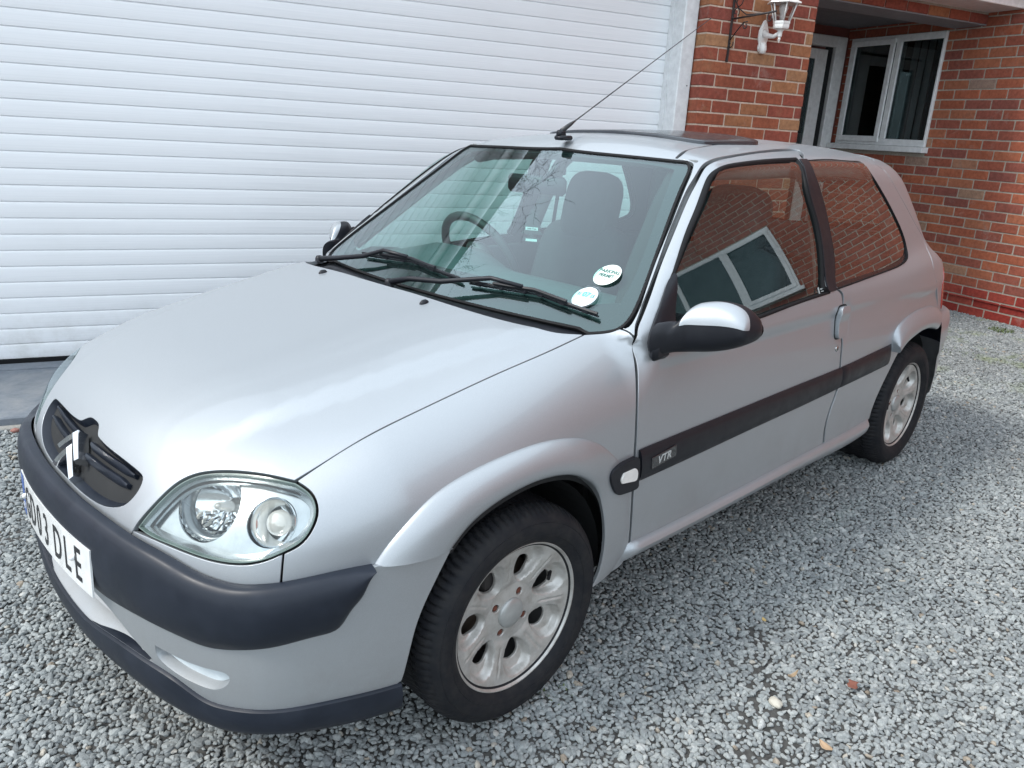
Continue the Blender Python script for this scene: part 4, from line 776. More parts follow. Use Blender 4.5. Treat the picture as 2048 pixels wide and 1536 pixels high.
b = MB(); b.lathe([(.0001, 1.972), (.003, 1.978), (.009, 1.995), (.006, 2.002), (.013, 2.010), (.014, 2.036), (.024, 2.045), (.046, 2.052), (.049, 2.060), (.049, 2.076), (.052, 2.080), (.052, 2.092), (.046, 2.094)], 6, HR_, HA*ca+HB*cb); flat(b.build('lantern_base', lw, lan, False))
rb_, rt_ = .047, .080; zb_, zt_ = 2.090, 2.196
b = MB(); pan = []
for k in range(6):
    t = 2*PI*k/6; p0 = LP(ca+rb_*math.cos(t), cb+rb_*math.sin(t), zb_); p1 = LP(ca+rt_*math.cos(t), cb+rt_*math.sin(t), zt_); b.tube([p0, p1], [.0045, .0045], 6)
    t2 = 2*PI*(k+1)/6; q0 = LP(ca+rb_*math.cos(t2), cb+rb_*math.sin(t2), zb_); q1 = LP(ca+rt_*math.cos(t2), cb+rt_*math.sin(t2), zt_); b.tube([p1, q1], [.0045, .0045], 6); pan.append((p0, q0, q1, p1))
b.build('lantern_bars', lw, lan)
gm = glass('lantern_glass', (.80, .78, .78), 1.2)
for q in pan: mesh('lantern_pane', [Vector(v_) for v_ in q], [(0, 1, 2, 3)], gm, lan, smooth=False)
b = MB(); b.lathe([(.092, 2.188), (.104, 2.190), (.100, 2.198), (.082, 2.206), (.062, 2.226), (.040, 2.252), (.030, 2.262), (.018, 2.268), (.014, 2.290), (.0001, 2.300)], 6, HR_, HA*ca+HB*cb); b.lathe([(.0001, 2.194), (.098, 2.189)], 6, HR_, HA*ca+HB*cb); flat(b.build('lantern_roof', lw, lan, False))
b = MB(); b.lathe([(.0001, 2.093), (.013, 2.093), (.013, 2.125), (.010, 2.128)], 14, HR_, HA*ca+HB*cb); b.lathe([(.010, 2.126), (.022, 2.145), (.028, 2.166), (.022, 2.186), (.0001, 2.194)], 18, HR_, HA*ca+HB*cb); b.build('light_bulb', simple('bulb_white', (.8, .78, .74), .3), lan)
# --- wrought-iron hanging bracket
hb = thing('hanging_bracket', 'black wrought iron hanging basket bracket with scrolls on the brick pillar', 'bracket', tuple(H(2.866, PF, 1.85)))
iron = simple('wrought_iron', (.028, .022, .022), .55)
b = MB(); Hbox(b, 2.858, 2.874, PF-.010, PF-.002, 1.850, 2.34, .002); b.box(H(2.866, PF-.003, 1.862), (.018, .008, .024), HR_, bev=.003); autosmooth(b.build('back_bar', iron, hb), 40)
b = MB(); b.tube([H(2.866, PF-.006, 2.092), H(2.866, PF-.20, 2.095), H(2.866, PF-.385, 2.100)], .0055, 8); b.tube([H(2.866, PF-.008, 2.092), H(2.866, PF-.012, 2.1)], .008, 8)
b.build('bracket_arm', iron, hb)
def scroll(c, r0, turns, ph, sgn=1):
    P = []
    for i in range(26):
        t = i/25; r = r0*(1-.72*t); a = ph+sgn*turns*2*PI*t; P.append(H(2.866, c[0]+r*math.cos(a), c[1]+r*math.sin(a)))
    return P
b = MB(); b.tube([H(2.866, PF-.012, 1.975), H(2.866, PF-.06, 2.020), H(2.866, PF-.115, 2.065), H(2.866, PF-.15, 2.066)], .0035, 6)
for (c, r0, tu, ph, sg) in (((PF-.135, 2.046), .024, .9, .9, -1), ((PF-.020, 1.950), .024, .8, 2.6, 1), ((PF-.34, 2.070), .028, .85, 1.2, -1), ((PF-.035, 2.128), .030, .9, 3.9, -1), ((PF-.05, 2.185), .040, .9, 2.2, 1)): b.tube(scroll(c, r0, tu, ph, sg), .0032, 6)
b.tube([H(2.866, PF-.012, 2.20), H(2.866, PF-.05, 2.150), H(2.866, PF-.13, 2.105), H(2.866, PF-.25, 2.10)], .0035, 6)
b.build('scrolls', iron, hb)
# --- litter of the drive: leaves, tufts, odd stones
def leaf(name, x, y, L_, W_, rot, col, lab, curl=.3, notch=False):
    b = MB(); n = 9; V = []; 
    for i in range(n):
        t = i/(n-1); w_ = W_*math.sin(PI*min(1, t*1.02+.02))**.7*.5
        if notch: w_ = W_*.5*(.9-.15*math.cos(t*9))
        for s_ in (-1, -.5, 0, .5, 1): V.append(((t-.5)*L_, s_*w_, .006+curl*L_*(((t-.5)*2)**2*.35+abs(s_)*.22*(1 if i % 2 else .8))))
    Fs = [(i*5+j, i*5+j+1, (i+1)*5+j+1, (i+1)*5+j) for i in range(n-1) for j in range(4)]
    R = np.array(Matrix.Rotation(rot, 3, 'Z')); V = np.array(V) @ R.T+np.array((x, y, float(zg(np.array(x), np.array(y)))+.006))
    o = mesh(name, V, Fs, simple(name+'_'+str(int(col[0]*1000)), col, .7)); md = o.modifiers.new('t', 'SOLIDIFY'); md.thickness = .0006
    return tag(o, lab, 'leaf', 'dead leaves on the gravel')
# ================================================================== THE CAR
def off(o): return lambda X: G(X)-o
def Gws(X): return Gwind(X[:, 0], np.abs(X[:, 1]), X[:, 2])
def seg(name, i=0): return np.array(CV[name][i])
def half(P):
    """keep the near side (y<=0) and end exactly on the centre line"""
    P = np.array(P, float); out = []
    for i in range(len(P)):
        if P[i, 1] <= 0: out.append(P[i])
        if i+1 < len(P) and (P[i, 1] <= 0) != (P[i+1, 1] <= 0):
            t = P[i, 1]/(P[i, 1]-P[i+1, 1]); q = P[i]+(P[i+1]-P[i])*t; q[1] = 0; out.append(q)
    return np.array(out)
silver_m = silver(); black_gap = simple('dark_inner_steel', (.012, .013, .014), .8)
grey_pl = plastic(); dark_pl = plastic('dark_trim_plastic', (.009, .010, .014), .38, False)
chrome = simple('chrome', (.72, .73, .74), .12, metal=1.)
car = thing('hatchback_car', 'silver three-door hatchback parked on the gravel with grey bumpers and long whip aerial', 'car', (1.1, 0, 0))

# dent behind the door handle shared by door and rear side panel
def Gdent(X):
    w_ = np.abs(X[:, 1]); g = G(X)
    a = (X[:, 0]-1.548)/.030; b = (X[:, 2]-.785)/.062
    return g+.010*np.exp(-(a*a)**1.5-(b*b)**2)*(w_ > .6)

bump_pts = cspl([.14, .18, .20, .23, .28, .34, .42, .50, .60], [-.03, -.004, .004, .012, .018, .019, .016, .014, .010])
def Fb(X): return dplan(X[:, 0], np.abs(X[:, 1]))[0]-bump_pts(X[:, 2])

def join_panel(name, F, line, D, mat, parent, **k):
    """symmetric panel made from its near half"""
    def ex(V, N):
        return np.concatenate([V, mirror(V)]), np.concatenate([N, mirror(N)])
    line = np.asarray(line); out = []
    for i in range(len(line)):
        a, b_ = line[i], line[(i+1) % len(line)]; out.append(a)
        if abs(a[1]) < 1e-5 and abs(b_[1]) < 1e-5:
            n_ = int(np.linalg.norm(b_-a)/.02)
            for q_ in range(1, n_): out.append(a+(b_-a)*q_/n_)
    line = np.array(out); cl = np.abs(line[:, 1]) < 1e-5
    D = nz(np.array(D, float)); step = k.pop('step', .022); inset = k.pop('inset', .0022); thick = k.pop('thick', .012)
    # do the trimming here so that the centre line stays put
    E1 = nz(np.cross(D, (0, 0, 1) if abs(D[2]) < .9 else (0, 1, 0))); E2 = np.cross(D, E1)
    p = np.stack([line @ E1, line @ E2], -1)
    if area2(p) < 0: p = p[::-1]; cl = cl[::-1]; line = line[::-1]
    q = inset2(p, inset); dy = np.abs(E1[1]) > .5
    yc = (0*E1[1])
    # restore y = 0 on centre-line vertices
    P3 = line.copy(); q3 = q[:, :1]*E1+q[:, 1:]*E2+(line @ D)[:, None]*D
    q3[cl, 1] = 0.
    holes = k.pop('holes', ())
    o = panel(name, F, q3, D, mat, parent, step=step, inset=0, thick=0, holes=holes, **k)
    me = o.data; V = np.array([v.co for v in me.vertices])+np.array(wloc(parent)); Fs = [tuple(pp.vertices) for pp in me.polygons]
    FF = (lambda X: F(X)-k.get('offset', 0.))
    N = grad(FF, V); bpy.data.objects.remove(o); bpy.data.meshes.remove(me)
    n = len(V); Vs = [V, mirror(V)]; Ns = [N, mirror(N)]; Fa = Fs+[tuple(i+n for i in f)[::-1] for f in Fs]; n *= 2
    if thick:
        l = np.stack([q3 @ E1, q3 @ E2], -1); tr = q3 @ D
        tt = solve_t(FF, l, E1, E2, D, tr.min()-.3, tr.max()+.3); A = l[:, :1]*E1+l[:, 1:]*E2+tt[:, None]*D; NA = grad(FF, A)
        T = np.roll(A, -1, 0)-np.roll(A, 1, 0); out = nz(np.cross(T, NA)); out[cl, 1] = 0; m = len(l); r = .0012
        for sgn in (1, -1):
            rings = [(A, NA), (A+out*r*.7-NA*r*.5, nz(out+NA*.7)), (A+out*r-NA*r*1.6, out), (A+out*r-NA*thick, out)]
            for a, b in rings:
                Vs.append(a if sgn > 0 else mirror(a)); Ns.append(b if sgn > 0 else mirror(b))
            for j in range(3):
                for i in range(m):
                    i2 = (i+1) % m
                    if cl[i] and cl[i2]: continue
                    f = (n+j*m+i, n+(j+1)*m+i, n+(j+1)*m+i2, n+j*m+i2); Fa.append(f if sgn > 0 else f[::-1])
            n += 4*m
    return mesh(name, np.concatenate(Vs), Fa, mat, parent, nrm=np.concatenate(Ns))

def band(name, F, line, D, prof, mat, parent, mirror_to=None, closed=True, smooth_deg=50):
    """closed strip running along a line: prof = [(inset towards inside, offset along normal)...]"""
    D = nz(np.array(D, float)); E1 = nz(np.cross(D, (0, 0, 1) if abs(D[2]) < .9 else (0, 1, 0))); E2 = np.cross(D, E1)
    line = np.asarray(line); p = np.stack([line @ E1, line @ E2], -1)
    if area2(p) < 0: p = p[::-1]
    tr = line @ D; m = len(p); V = []
    for (d, h) in prof:
        q = inset2(p, d); t = solve_t(F, q, E1, E2, D, tr.min()-.3, tr.max()+.3); X = q[:, :1]*E1+q[:, 1:]*E2+t[:, None]*D
        V.append(X+grad(F, X)*h)
    Fs = []
    for j in range(len(prof)-1):
        for i in range(m):
            i2 = (i+1) % m; Fs.append((j*m+i, j*m+i2, (j+1)*m+i2, (j+1)*m+i))
    V = np.concatenate(V); res = []
    o = autosmooth(mesh(name, V, Fs, mat, parent), smooth_deg); res.append(o)
    if mirror_to is not None: res.append(autosmooth(mesh(name, mirror(V), [f[::-1] for f in Fs], mat, mirror_to), smooth_deg))
    return res if mirror_to is not None else o

# ---------- bonnet
def nearest_y0(P):   # helper: first crossing handled by half()
    return half(P)
rear = half(seg('bonnet', 0)[::-1])[::-1] if seg('bonnet', 0)[0][1] > 0 else half(seg('bonnet', 0))
rear = smoothseg(rear, .015)
hb_low = half(seg('bonnet', 3))
if abs(hb_low[-1][1]) > 1e-6:
    q = hb_low[-1].copy(); q[1] = 0; hb_low = np.vstack([hb_low, q])
hb_low[-1] = (hb_low[-2][0]-.003, 0, hb_low[-2][2]+.0)
gr_top = seg('grille', 2)
nt_ = np.array([(0, .6935), (-.020, .693), (-.034, .690), (-.046, .684), (-.058, .678), (-.078, .6752)])
o_ = np.stack([np.full(len(nt_), -1.), nt_[:, 0], nt_[:, 1]], -1); t_ = hit(G, o_, np.tile([1., 0, 0], (len(nt_), 1)), 0, .6); nt3 = o_.copy(); nt3[:, 0] += t_
gr_near = np.vstack([smoothseg(nt3, .006)[:-1], smoothseg(np.vstack([nt3[-1:], gr_top[1:]]), .008)])
gr_near[0, 1] = 0; gr_near[-1, 1] = 0
bl = [rear[0]*(1, 0, 1)]+list(rear[1:])
for i in (1, 2): bl += list(smoothseg(seg('bonnet', i), .012)[1:])
bl += list(smoothseg(hb_low, .012)[1:])
gb = gr_near[::-1]
if abs(gb[0][1]) > 1e-6: gb = np.vstack([gb[0]*(1, 0, 1), gb])
if abs(gb[-1][1]) > 1e-6: gb = np.vstack([gb, gb[-1]*(1, 0, 1)])
bl += list(gb)
bonnet = join_panel('bonnet', G, bl, (-.42, 0, .9), silver_m, car, step=.020)
join_panel('bonnet_underside', off(-.020), bl[:len(bl)-len(gb)]+[bl[0]*0+np.array([-.70, 0, .6])], (-.42, 0, .9), black_gap, car, step=.03, inset=-.012, thick=0)
# ---------- grille
gfull = np.vstack([gb[::-1], mirror(gb)[1:-1]])
DG = (-.85, 0, .53)
grille = band('grille', G, gfull, DG, [(-.001, -.001), (.0, -.003), (.012, -.024), (.016, -.050)], grey_pl, car)
panel('grille_back', G, gfull, DG, simple('grille_shadow', (.006, .006, .010), .9, spec=.08), grille, step=.03, inset=.012, thick=0, offset=-.048)
for sgn in (-1, 1):
    for zc, w0, w1 in ((.655, .045, .270), (.622, .050, .262)):
        ww = np.linspace(w0, w1, 26); X = np.stack([np.full(26, -.68), sgn*ww, zc+.012*(ww/.25)**2], -1)
        X = project(off(-.012), X)
        N = grad(G, X); V = []
        for (a, b) in ((-.035, .010), (-.006, .0135), (.001, .012), (.004, .004), (.001, -.010), (-.006, -.013), (-.035, -.013)):
            X2 = X+N*a; X2[:, 2] += b*(1-.5*sstep(.22, .265, ww)); V.append(X2)
        V = np.array(V); m = 26; idx = np.arange(7*m).reshape(7, m); Fs = [(idx[i, j], idx[i, j+1], idx[i+1, j+1], idx[i+1, j]) for i in range(6) for j in range(m-1)]
        Fs += [tuple(idx[:, 0]), tuple(idx[::-1, -1])]
        autosmooth(mesh('grille_bar', V.reshape(-1, 3), Fs, grey_pl, grille), 50)
# double chevron emblem: four bevelled arms
emb = MB()
def chevron(apex_z, tip_z, hw, th, off_):
    for sg in (-1, 1):
        ts = np.linspace(0, 1, 5); ring = []
        for t in ts:
            y = sg*hw*t; zc = apex_z+(tip_z-apex_z)*t; th_ = th*(1.15-.55*t)
            X = np.array([[-.7, y, zc], [-.7, y, zc-th_*.5], [-.7, y, zc-th_]]); X = project(off(off_[0]+(off_[1]-off_[0])*t), X); N = grad(G, X)
            ring.append([X[0]-N[0]*.022, X[0]+N[0]*.004, X[1]+N[1]*.011, X[2]+N[2]*.004, X[2]-N[2]*.022])
        V = np.array(ring).reshape(-1, 3); Fs = [(i*5+j, i*5+j+1, (i+1)*5+j+1, (i+1)*5+j) for i in range(4) for j in range(4)]+[(0, 1, 2, 3, 4), (24, 23, 22, 21, 20)]
        emb.add(V, Fs)
chevron(.693, .630, .060, .026, (.015, .007)); chevron(.649, .586, .060, .026, (.010, .002))
tag(flat(emb.build('emblem', chrome, car, smooth=False)), 'chrome double chevron emblem')
# ---------- fender, trim panel, headlamps
fend = outline(CV['fender'], .010); trim = outline(CV['trim_panel'], .010); hl = outline(CV['headlight'], .008)
DF = (-.45, -.72, .53)
for o in panel('front_fender', G, fend, DF, silver_m, car, step=.018, mirror_too=True): pass
panel('fender_inner', G, fend, DF, black_gap, car, step=.028, inset=-.010, thick=0, offset=-.022, mirror_too=True)
panel('headlight_trim', G, trim, (-.8, -.55, .15), silver_m, car, step=.012, inset=.0012, mirror_too=True)
lensm = glass('headlight_lens', (.95, .97, .96), .8)
refl_m = simple('reflector_chrome', (.80, .82, .83), .10, metal=1.)
bezel_m = simple('headlight_bezel', (.50, .53, .54), .20, metal=.85)
edge_m = simple('headlight_edge', (.10, .14, .125), .22, spec=.7)
DH = (-.72, -.50, .48)
hl_m = mirror(hl)
LAX = nz(np.array([-.78, -.42, .46])); _ex = nz(np.cross((0, 0, 1), LAX)); _ey = np.cross(LAX, _ex)
LC = [(np.array([-.5850, -.4700, .6400]), .0730, .055, True), (np.array([-.525, -.6070, .6380]), .0490, .036, False)]
HOL = []
for (c__, R__, d__, f__) in LC:
    tt_ = np.linspace(0, 2*PI, 56, endpoint=False); HOL.append(c__+R__*(np.cos(tt_)[:, None]*_ex+np.sin(tt_)[:, None]*_ey))
def headlamp(sg):
    root_name = 'headlight'
    L_ = hl if sg < 0 else hl
    V0 = []
    lens = panel(root_name, G, hl, DH, lensm, car, step=.012, inset=.0035, thick=0, offset=-.0015) if sg < 0 else None
    if sg > 0:
        a = panel(root_name, G, hl, DH, lensm, car, step=.012, inset=.0035, thick=0, offset=-.0015, mirror_too=True)
        bpy.data.objects.remove(a[0]); lens = a[1]
    def put(objs):
        return objs
    if sg < 0:
        band('lamp_housing', G, hl, DH, [(.0015, -.020), (.0018, -.002), (.0038, -.0025), (.0056, -.008), (.0066, -.018)], edge_m, lens)
        band('bezel', G, hl, DH, [(.0060, -.010), (.0070, -.012), (.010, -.022), (.014, -.030)], bezel_m, lens)
        panel('bezel_back', G, hl, DH, bezel_m, lens, step=.012, inset=.013, thick=.006, offset=-.030, holes=HOL, hole_inset=0)
    else:
        r = band('lamp_housing', G, hl, DH, [(.0015, -.020), (.0018, -.002), (.0038, -.0025), (.0056, -.008), (.0066, -.018)], edge_m, car, mirror_to=lens); bpy.data.objects.remove(r[0])
        r = panel('bezel_back', G, hl, DH, bezel_m, car, step=.02, inset=.013, thick=0, offset=-.030, holes=HOL, hole_inset=0, mirror_too=lens); bpy.data.objects.remove(r[0])
    # bowls
    ax = LAX
    for c_, R_, dp, flute in LC:
        c_ = c_-ax*.006
        ez = ax; ex = nz(np.cross((0, 0, 1), ez)); ey = np.cross(ez, ex); Rm = np.stack([ex, ey, ez], 1)
        prof = [(max(1e-4, R_*.97*t), -dp-.008+dp*t*t) for t in np.linspace(0, 1, 14)]+[(R_*.985, -.004), (R_*.99, .000), (R_*1.005, -.001)]
        mb = MB(); mb.lathe(prof, 64)
        V = mb.V[0]
        if flute:   # stepped prisms in the lower half of the bowl
            low = (V[:, 1] < -.006) & (V[:, 2] < .004); V[low, 2] += .0030*np.sign(np.sin(V[low, 0]*620))*np.clip((-V[low, 1]-.006)/.01, 0, 1)
        mb.V[0] = V @ Rm.T+c_+ax*.0
        if sg > 0: mb.V[0] = mirror(mb.V[0]); mb.F = [f[::-1] for f in mb.F]
        rf = autosmooth(mb.build('reflector', refl_m, lens), 28)
        if flute:
            rg = MB(); rg.lathe([(R_*.78, -dp*.48), (R_*.80, -dp*.32), (R_*.93, -dp*.08), (R_*.97, -dp*.14)], 64, Rm, c_)
            if sg > 0: rg.V = [mirror(v) for v in rg.V]; rg.F = [f[::-1] for f in rg.F]
            rg.build('reflector_ring', simple('lamp_ring_grey', (.16, .18, .19), .25, metal=.6), rf)
        b = MB(); b.lathe([(.0001, .012), (.006, .010), (.0085, .0), (.0085, -.022), (.012, -.026), (.012, -.036)], 20, Rm, c_-ax*.026)
        if not flute: b.lathe([(.0001, .0125), (.018, .0095), (.024, .002), (.026, -.008)], 40, Rm, c_-ax*.018)
        if sg > 0: b.V = [mirror(v) for v in b.V]; b.F = [f[::-1] for f in b.F]
        b.build('bulb', simple('bulb_glass', (.55, .53, .49), .10, spec=.9, metal=.3), rf)
    return lens
headlamp(-1); headlamp(1)
# ---------- wheel arch flares
prof = [(0, -.002), (.015, .0035), (.06, .010), (.18, .020), (.35, .0285), (.55, .033), (.75, .034), (.9, .032), (.97, .028), (1.0, .022), (1.0, .012), (1.0, -.03)]
Gf = G
loft('arch_flare', CV['flareF_out'][0], CV['flareF_in'][0]+CV['flareF_in'][1][1:], prof, Gf, silver_m, car, n=90, mirror_too=True, fade=(.48, .72, .16))
fo, fi = list(CV['flareR_out'][0]), list(CV['flareR_in'][0])
loft('arch_flare', fo, fi, prof, Gf, silver_m, car, n=60, mirror_too=True)
# ---------- bumper
st = np.array(CV['strip_top'][0]); sb = np.array(CV['strip_bot'][0])
st = np.vstack([[-.748, 0, .575], [-.746, -.09, .5745], st[st[:, 1] < -.15]]); sb = np.vstack([[-.750, 0, .384], [-.749, -.1, .384], sb])
sbh = project(Fb, smoothseg(sb, .010)); sth = smoothseg(st, .010)
lb = np.array(CV['low_bot'][0]); lb = np.vstack([[-.752, 0, .262], [-.751, -.1, .266], lb[lb[:, 1] < -.2]])
ab = np.array(CV['arch_b'][0]); ab_up = ab[:6]
al = np.array(CV['arch_low'][0])
cov = list(sbh)+list(smoothseg(al, .01)[1:])+list(smoothseg(ab[:6], .01)[1:])+list(smoothseg(lb[::-1], .010)[1:])
cov = np.array(cov); cov[np.abs(cov[:, 1]) < 1e-4, 1] = 0
# intake opening under the number plate (near half) and fog lamp slot
intake = smoothseg(np.array([[-.75, 0, .375], [-.748, -.13, .372], [-.742, -.22, .366], [-.730, -.29, .350], [-.713, -.365, .322], [-.700, -.41, .302], [-.71, -.395, .296], [-.735, -.30, .290], [-.748, -.15, .272], [-.75, 0, .268]]), .010)
intake[0, 1] = intake[-1, 1] = 0
fog = outline(CV['fog'], .008)
# outline with the intake cut in from the centre line
c0 = int(np.where(np.abs(cov[:, 1]) < 1e-6)[0][-1])
cov2 = np.vstack([cov[:c0+1], intake[::-1]]) if c0 > len(cov)//2 else np.vstack([cov, intake[::-1]])
join_panel('bumper_cover', Fb, cov2, (-.78, -.62, .0), silver_m, car, step=.016, thick=.010, inset=.0008, holes=[fog])
# intake ledges: two smooth steps curving back
def ledge(zf, zr, x0, mat, nm):
    ww = np.linspace(-.365, .365, 61); rows = []
    for (dx, dz) in ((0, 0), (.004, .004), (.035, (zr-zf)*.6), (.075, zr-zf)):
        x = np.interp(np.abs(ww), [p[1] for p in PLANF], [p[0] for p in PLANF])
        rows.append(np.stack([x-.016+x0+dx, ww*(1-.05*dx/.075), zf+dz-.0+.028*(ww/.40)**2*1.], -1))
    V = np.array(rows); m = 61; Fs = [(i*m+j, i*m+j+1, (i+1)*m+j+1, (i+1)*m+j) for i in range(3) for j in range(m-1)]
    return autosmooth(mesh(nm, V.reshape(-1, 3), Fs, mat, car), 60)
PLANF = [(p[0], p[1]) for p in PLAN if p[0] < -.5][::1]
ledge(.268, .300, .000, silver_m, 'intake_ledge'); ledge(.303, .345, .024, silver_m, 'intake_ledge')
mb = MB(); mb.box((-.60, 0, .33), (.02, .84, .16)); mb.build('intake_backing', black_gap, car, False)
# fog lamp slot
for s_ in (1,):
    band('fog_lamp_recess', Fb, fog, (-.85, -.5, .1), [(-.001, -.0005), (.0, -.003), (.003, -.016), (.006, -.026)], silver_m, car, mirror_to=car)
    panel('fog_lamp', Fb, fog, (-.85, -.5, .1), simple('fog_lens', (.62, .68, .70), .12, spec=.8, coat=.6), car, step=.012, inset=.004, thick=0, offset=-.022, mirror_too=True)
# thick grey strip
top = np.vstack([mirror(sth[::-1]), sth[1:]]); bot = np.vstack([mirror(sbh[::-1]), sbh[1:]])
sp = [(0, -.012), (0, .004), (.03, .011), (.10, .017), (.25, .0235), (.45, .0255), (.65, .024), (.82, .018), (.93, .010), (1, .001), (1, -.010)]
loft('bumper_strip', top, bot, sp, Fb, grey_pl, car, n=220)
# lower lip
lp = np.array(CV['lip_bot'][0]); lp = np.vstack([[-.752, 0, .196], [-.750, -.1, .198], lp[lp[:, 1] < -.2]])
t2 = smoothseg(lb, n=90); b2 = smoothseg(lp, n=90)
top = np.vstack([mirror(t2[::-1]), t2[1:]]); bot = np.vstack([mirror(b2[::-1]), b2[1:]])
loft('bumper_lip', top, bot, [(0, -.02), (0, .002), (.04, .007), (.3, .012), (.7, .014), (.93, .010), (1, .004), (1, -.03)], Fb, grey_pl, car, n=170)
# ---------- number plate
pc, PR = frame((-.7745, 0, .4535), (0, -1, 0), (.05, 0, 1))   # local x = image right, y = up, z = towards the viewer
plate_m = simple('plate_white', (.80, .81, .80), .25, coat=.5)
def curved(V): # slight wrap with the bumper
    V = np.array(V, float); V[:, 2] -= V[:, 0]**2*.22; return V
plm = MB(); g = np.linspace(-.26, .26, 27); V = []
for y_ in (-.0555, .0555):
    for z_ in (0, .004):
        V += [(x_, y_, z_) for x_ in g]
V = curved(V); n_ = 27; Fs = []
ix = lambda a, b, i: (a*2+b)*n_+i
for i in range(n_-1):
    Fs += [(ix(0, 1, i), ix(0, 1, i+1), ix(1, 1, i+1), ix(1, 1, i)), (ix(0, 0, i), ix(1, 0, i), ix(1, 0, i+1), ix(0, 0, i+1)), (ix(0, 0, i), ix(0, 0, i+1), ix(0, 1, i+1), ix(0, 1, i)), (ix(1, 0, i), ix(1, 1, i), ix(1, 1, i+1), ix(1, 0, i+1))]
Fs += [(ix(0, 0, 0), ix(0, 1, 0), ix(1, 1, 0), ix(1, 0, 0)), (ix(0, 0, n_-1), ix(1, 0, n_-1), ix(1, 1, n_-1), ix(0, 1, n_-1))]
plate = autosmooth(mesh('number_plate', V @ PR.T+pc, Fs, plate_m, car), 40)
plate['label'] = 'white number plate reading GD03 DLE with a blue band'
V = [(x_, y_, .0046) for y_ in (-.054, .054) for x_ in (-.259, -.245, -.231, -.217)]
mesh('blue_band', curved(V) @ PR.T+pc, [(i, i+1, i+5, i+4) for i in range(3)], simple('plate_blue', (.02, .10, .42), .3, coat=.4), plate)
ink = simple('plate_ink', (.012, .012, .014), .35)
xs = [-.178, -.119, -.060, -.001, .080, .139, .198]
for ch, x_ in zip('GD03DLE', xs):
    V, Fs = text_mesh(ch, .113, .0004, .0006, .64)
    V[:, 0] += x_-V[:, 0].mean()*0; V[:, 1] += .000-(V[:, 1].max()+V[:, 1].min())/2; V[:, 2] += .0048
    mesh('plate_letter', curved(V) @ PR.T+pc, Fs, ink, plate, smooth=False)
V, Fs = text_mesh('GB', .020, .0003, .0006); V += (-.237, -.032, .0052); mesh('plate_letter', curved(V) @ PR.T+pc, Fs, plate_m, plate, smooth=False)
for x_ in (-.205, .175):
    b = MB(); b.lathe([(.0001, .0085), (.004, .008), (.0065, .005), (.007, .0)], 14, PR, pc+PR @ np.array((x_, .006, .0045-x_*x_*.22))); b.build('plate_screw', plate_m, plate)
# ---------- door
door_l = outline(CV['door'], .010); dwin = outline(CV['door_win'], .008); qwin = outline(CV['quarter_win'], .008); side_l = outline(CV['side'], .010)
DS = (-.03, -.985, .17)
dd = panel('door', Gdent, door_l, DS, silver_m, car, step=.018, holes=[dwin], hole_inset=0.0, mirror_too=True)
door, door_r = dd
panel('door_inner', G, door_l, DS, black_gap, car, step=.028, inset=-.009, holes=[dwin], hole_inset=-.004, thick=0, offset=-.022, mirror_too=True)
panel('body_side', Gdent, side_l, DS, silver_m, car, step=.018, holes=[qwin], hole_inset=0., mirror_too=True)
panel('body_side_inner', G, side_l, DS, black_gap, car, step=.028, inset=-.001, holes=[qwin], hole_inset=-.004, thick=0, offset=-.022, mirror_too=True)
# window seals and glass
def Gsg(X): return smax((np.abs(X[:, 1])-Sg(X[:, 0], X[:, 2]))*.95, X[:, 2]-(Rc(X[:, 0])-.045*(np.abs(X[:, 1])/.5)**2.2), .05)
sidegl = glass('side_glass', (.64, .76, .73), 1.9)
screengl = glass('windscreen_glass', (.64, .95, .88), 2.2)
band('window_seal', G, dwin, DS, [(-.0035, -.002), (-.003, .003), (.000, .0045), (.004, .0035), (.0065, -.001), (.0068, -.012)], rubber, door, mirror_to=door_r)
band('window_seal', G, qwin, DS, [(-.001, -.002), (.0, .002), (.003, .002), (.005, -.001), (.006, -.010)], rubber, car, mirror_to=car)
panel('door_window', Gsg, dwin, DS, sidegl, door, step=.03, inset=.004, thick=0, offset=-.006, mirror_too=door_r)
panel('quarter_window', Gsg, qwin, DS, sidegl, car, step=.03, inset=.003, thick=0, offset=-.003, mirror_too=True)
# inner frame of the quarter light: dark printed edge
band('quarter_window_frit', G, qwin, DS, [(.003, -.006), (.020, -.0062)], simple('black_frit', (.010, .010, .012), .25), car, mirror_to=car)
# black B pillar trim
panel('pillar_trim', G, outline(CV['pillar_trim'], .010), DS, dark_pl, car, step=.02, inset=.0, thick=.012, offset=.004, mirror_too=True)
# waist seal under the door glass
wl = smoothseg(CV['door_win'][2], .015)
loft('waist_seal', wl+np.array((0, 0, .009)), wl-np.array((0, 0, .004)), [(0, 0.), (.1, .006), (.5, .008), (.9, .006), (1, .001)], G, rubber, door, n=40, mirror_too=door_r)
# side rubbing strips
mp = [(0, -.003), (0, .004), (.07, .009), (.22, .012), (.5, .014), (.78, .012), (.95, .007), (1, .003), (1, -.003)]
mt, mbm = np.array(CV['mould_top'][0]), np.array(CV['mould_bot'][0])
i_s = np.searchsorted(mt[:, 0], 1.535); 
def cutx(P, x0, x1):
    P = smoothseg(P, n=200); k = (P[:, 0] >= x0) & (P[:, 0] <= x1); return P[k]
xe = 1.546
loft('door_rubbing_strip', cutx(mt, .40, xe), cutx(mbm, .40, xe), mp, G, dark_pl, door, n=60, mirror_too=door_r)
loft('rear_rubbing_strip', cutx(mt, xe+.004, 9), cutx(mbm, xe+.004, 9), mp, G, dark_pl, car, n=40, mirror_too=True, pw=.07)
panel('indicator_pad', G, outline(CV['indic_pad'], .006), DS, dark_pl, car, step=.012, inset=0, thick=.016, offset=.014, mirror_too=True)
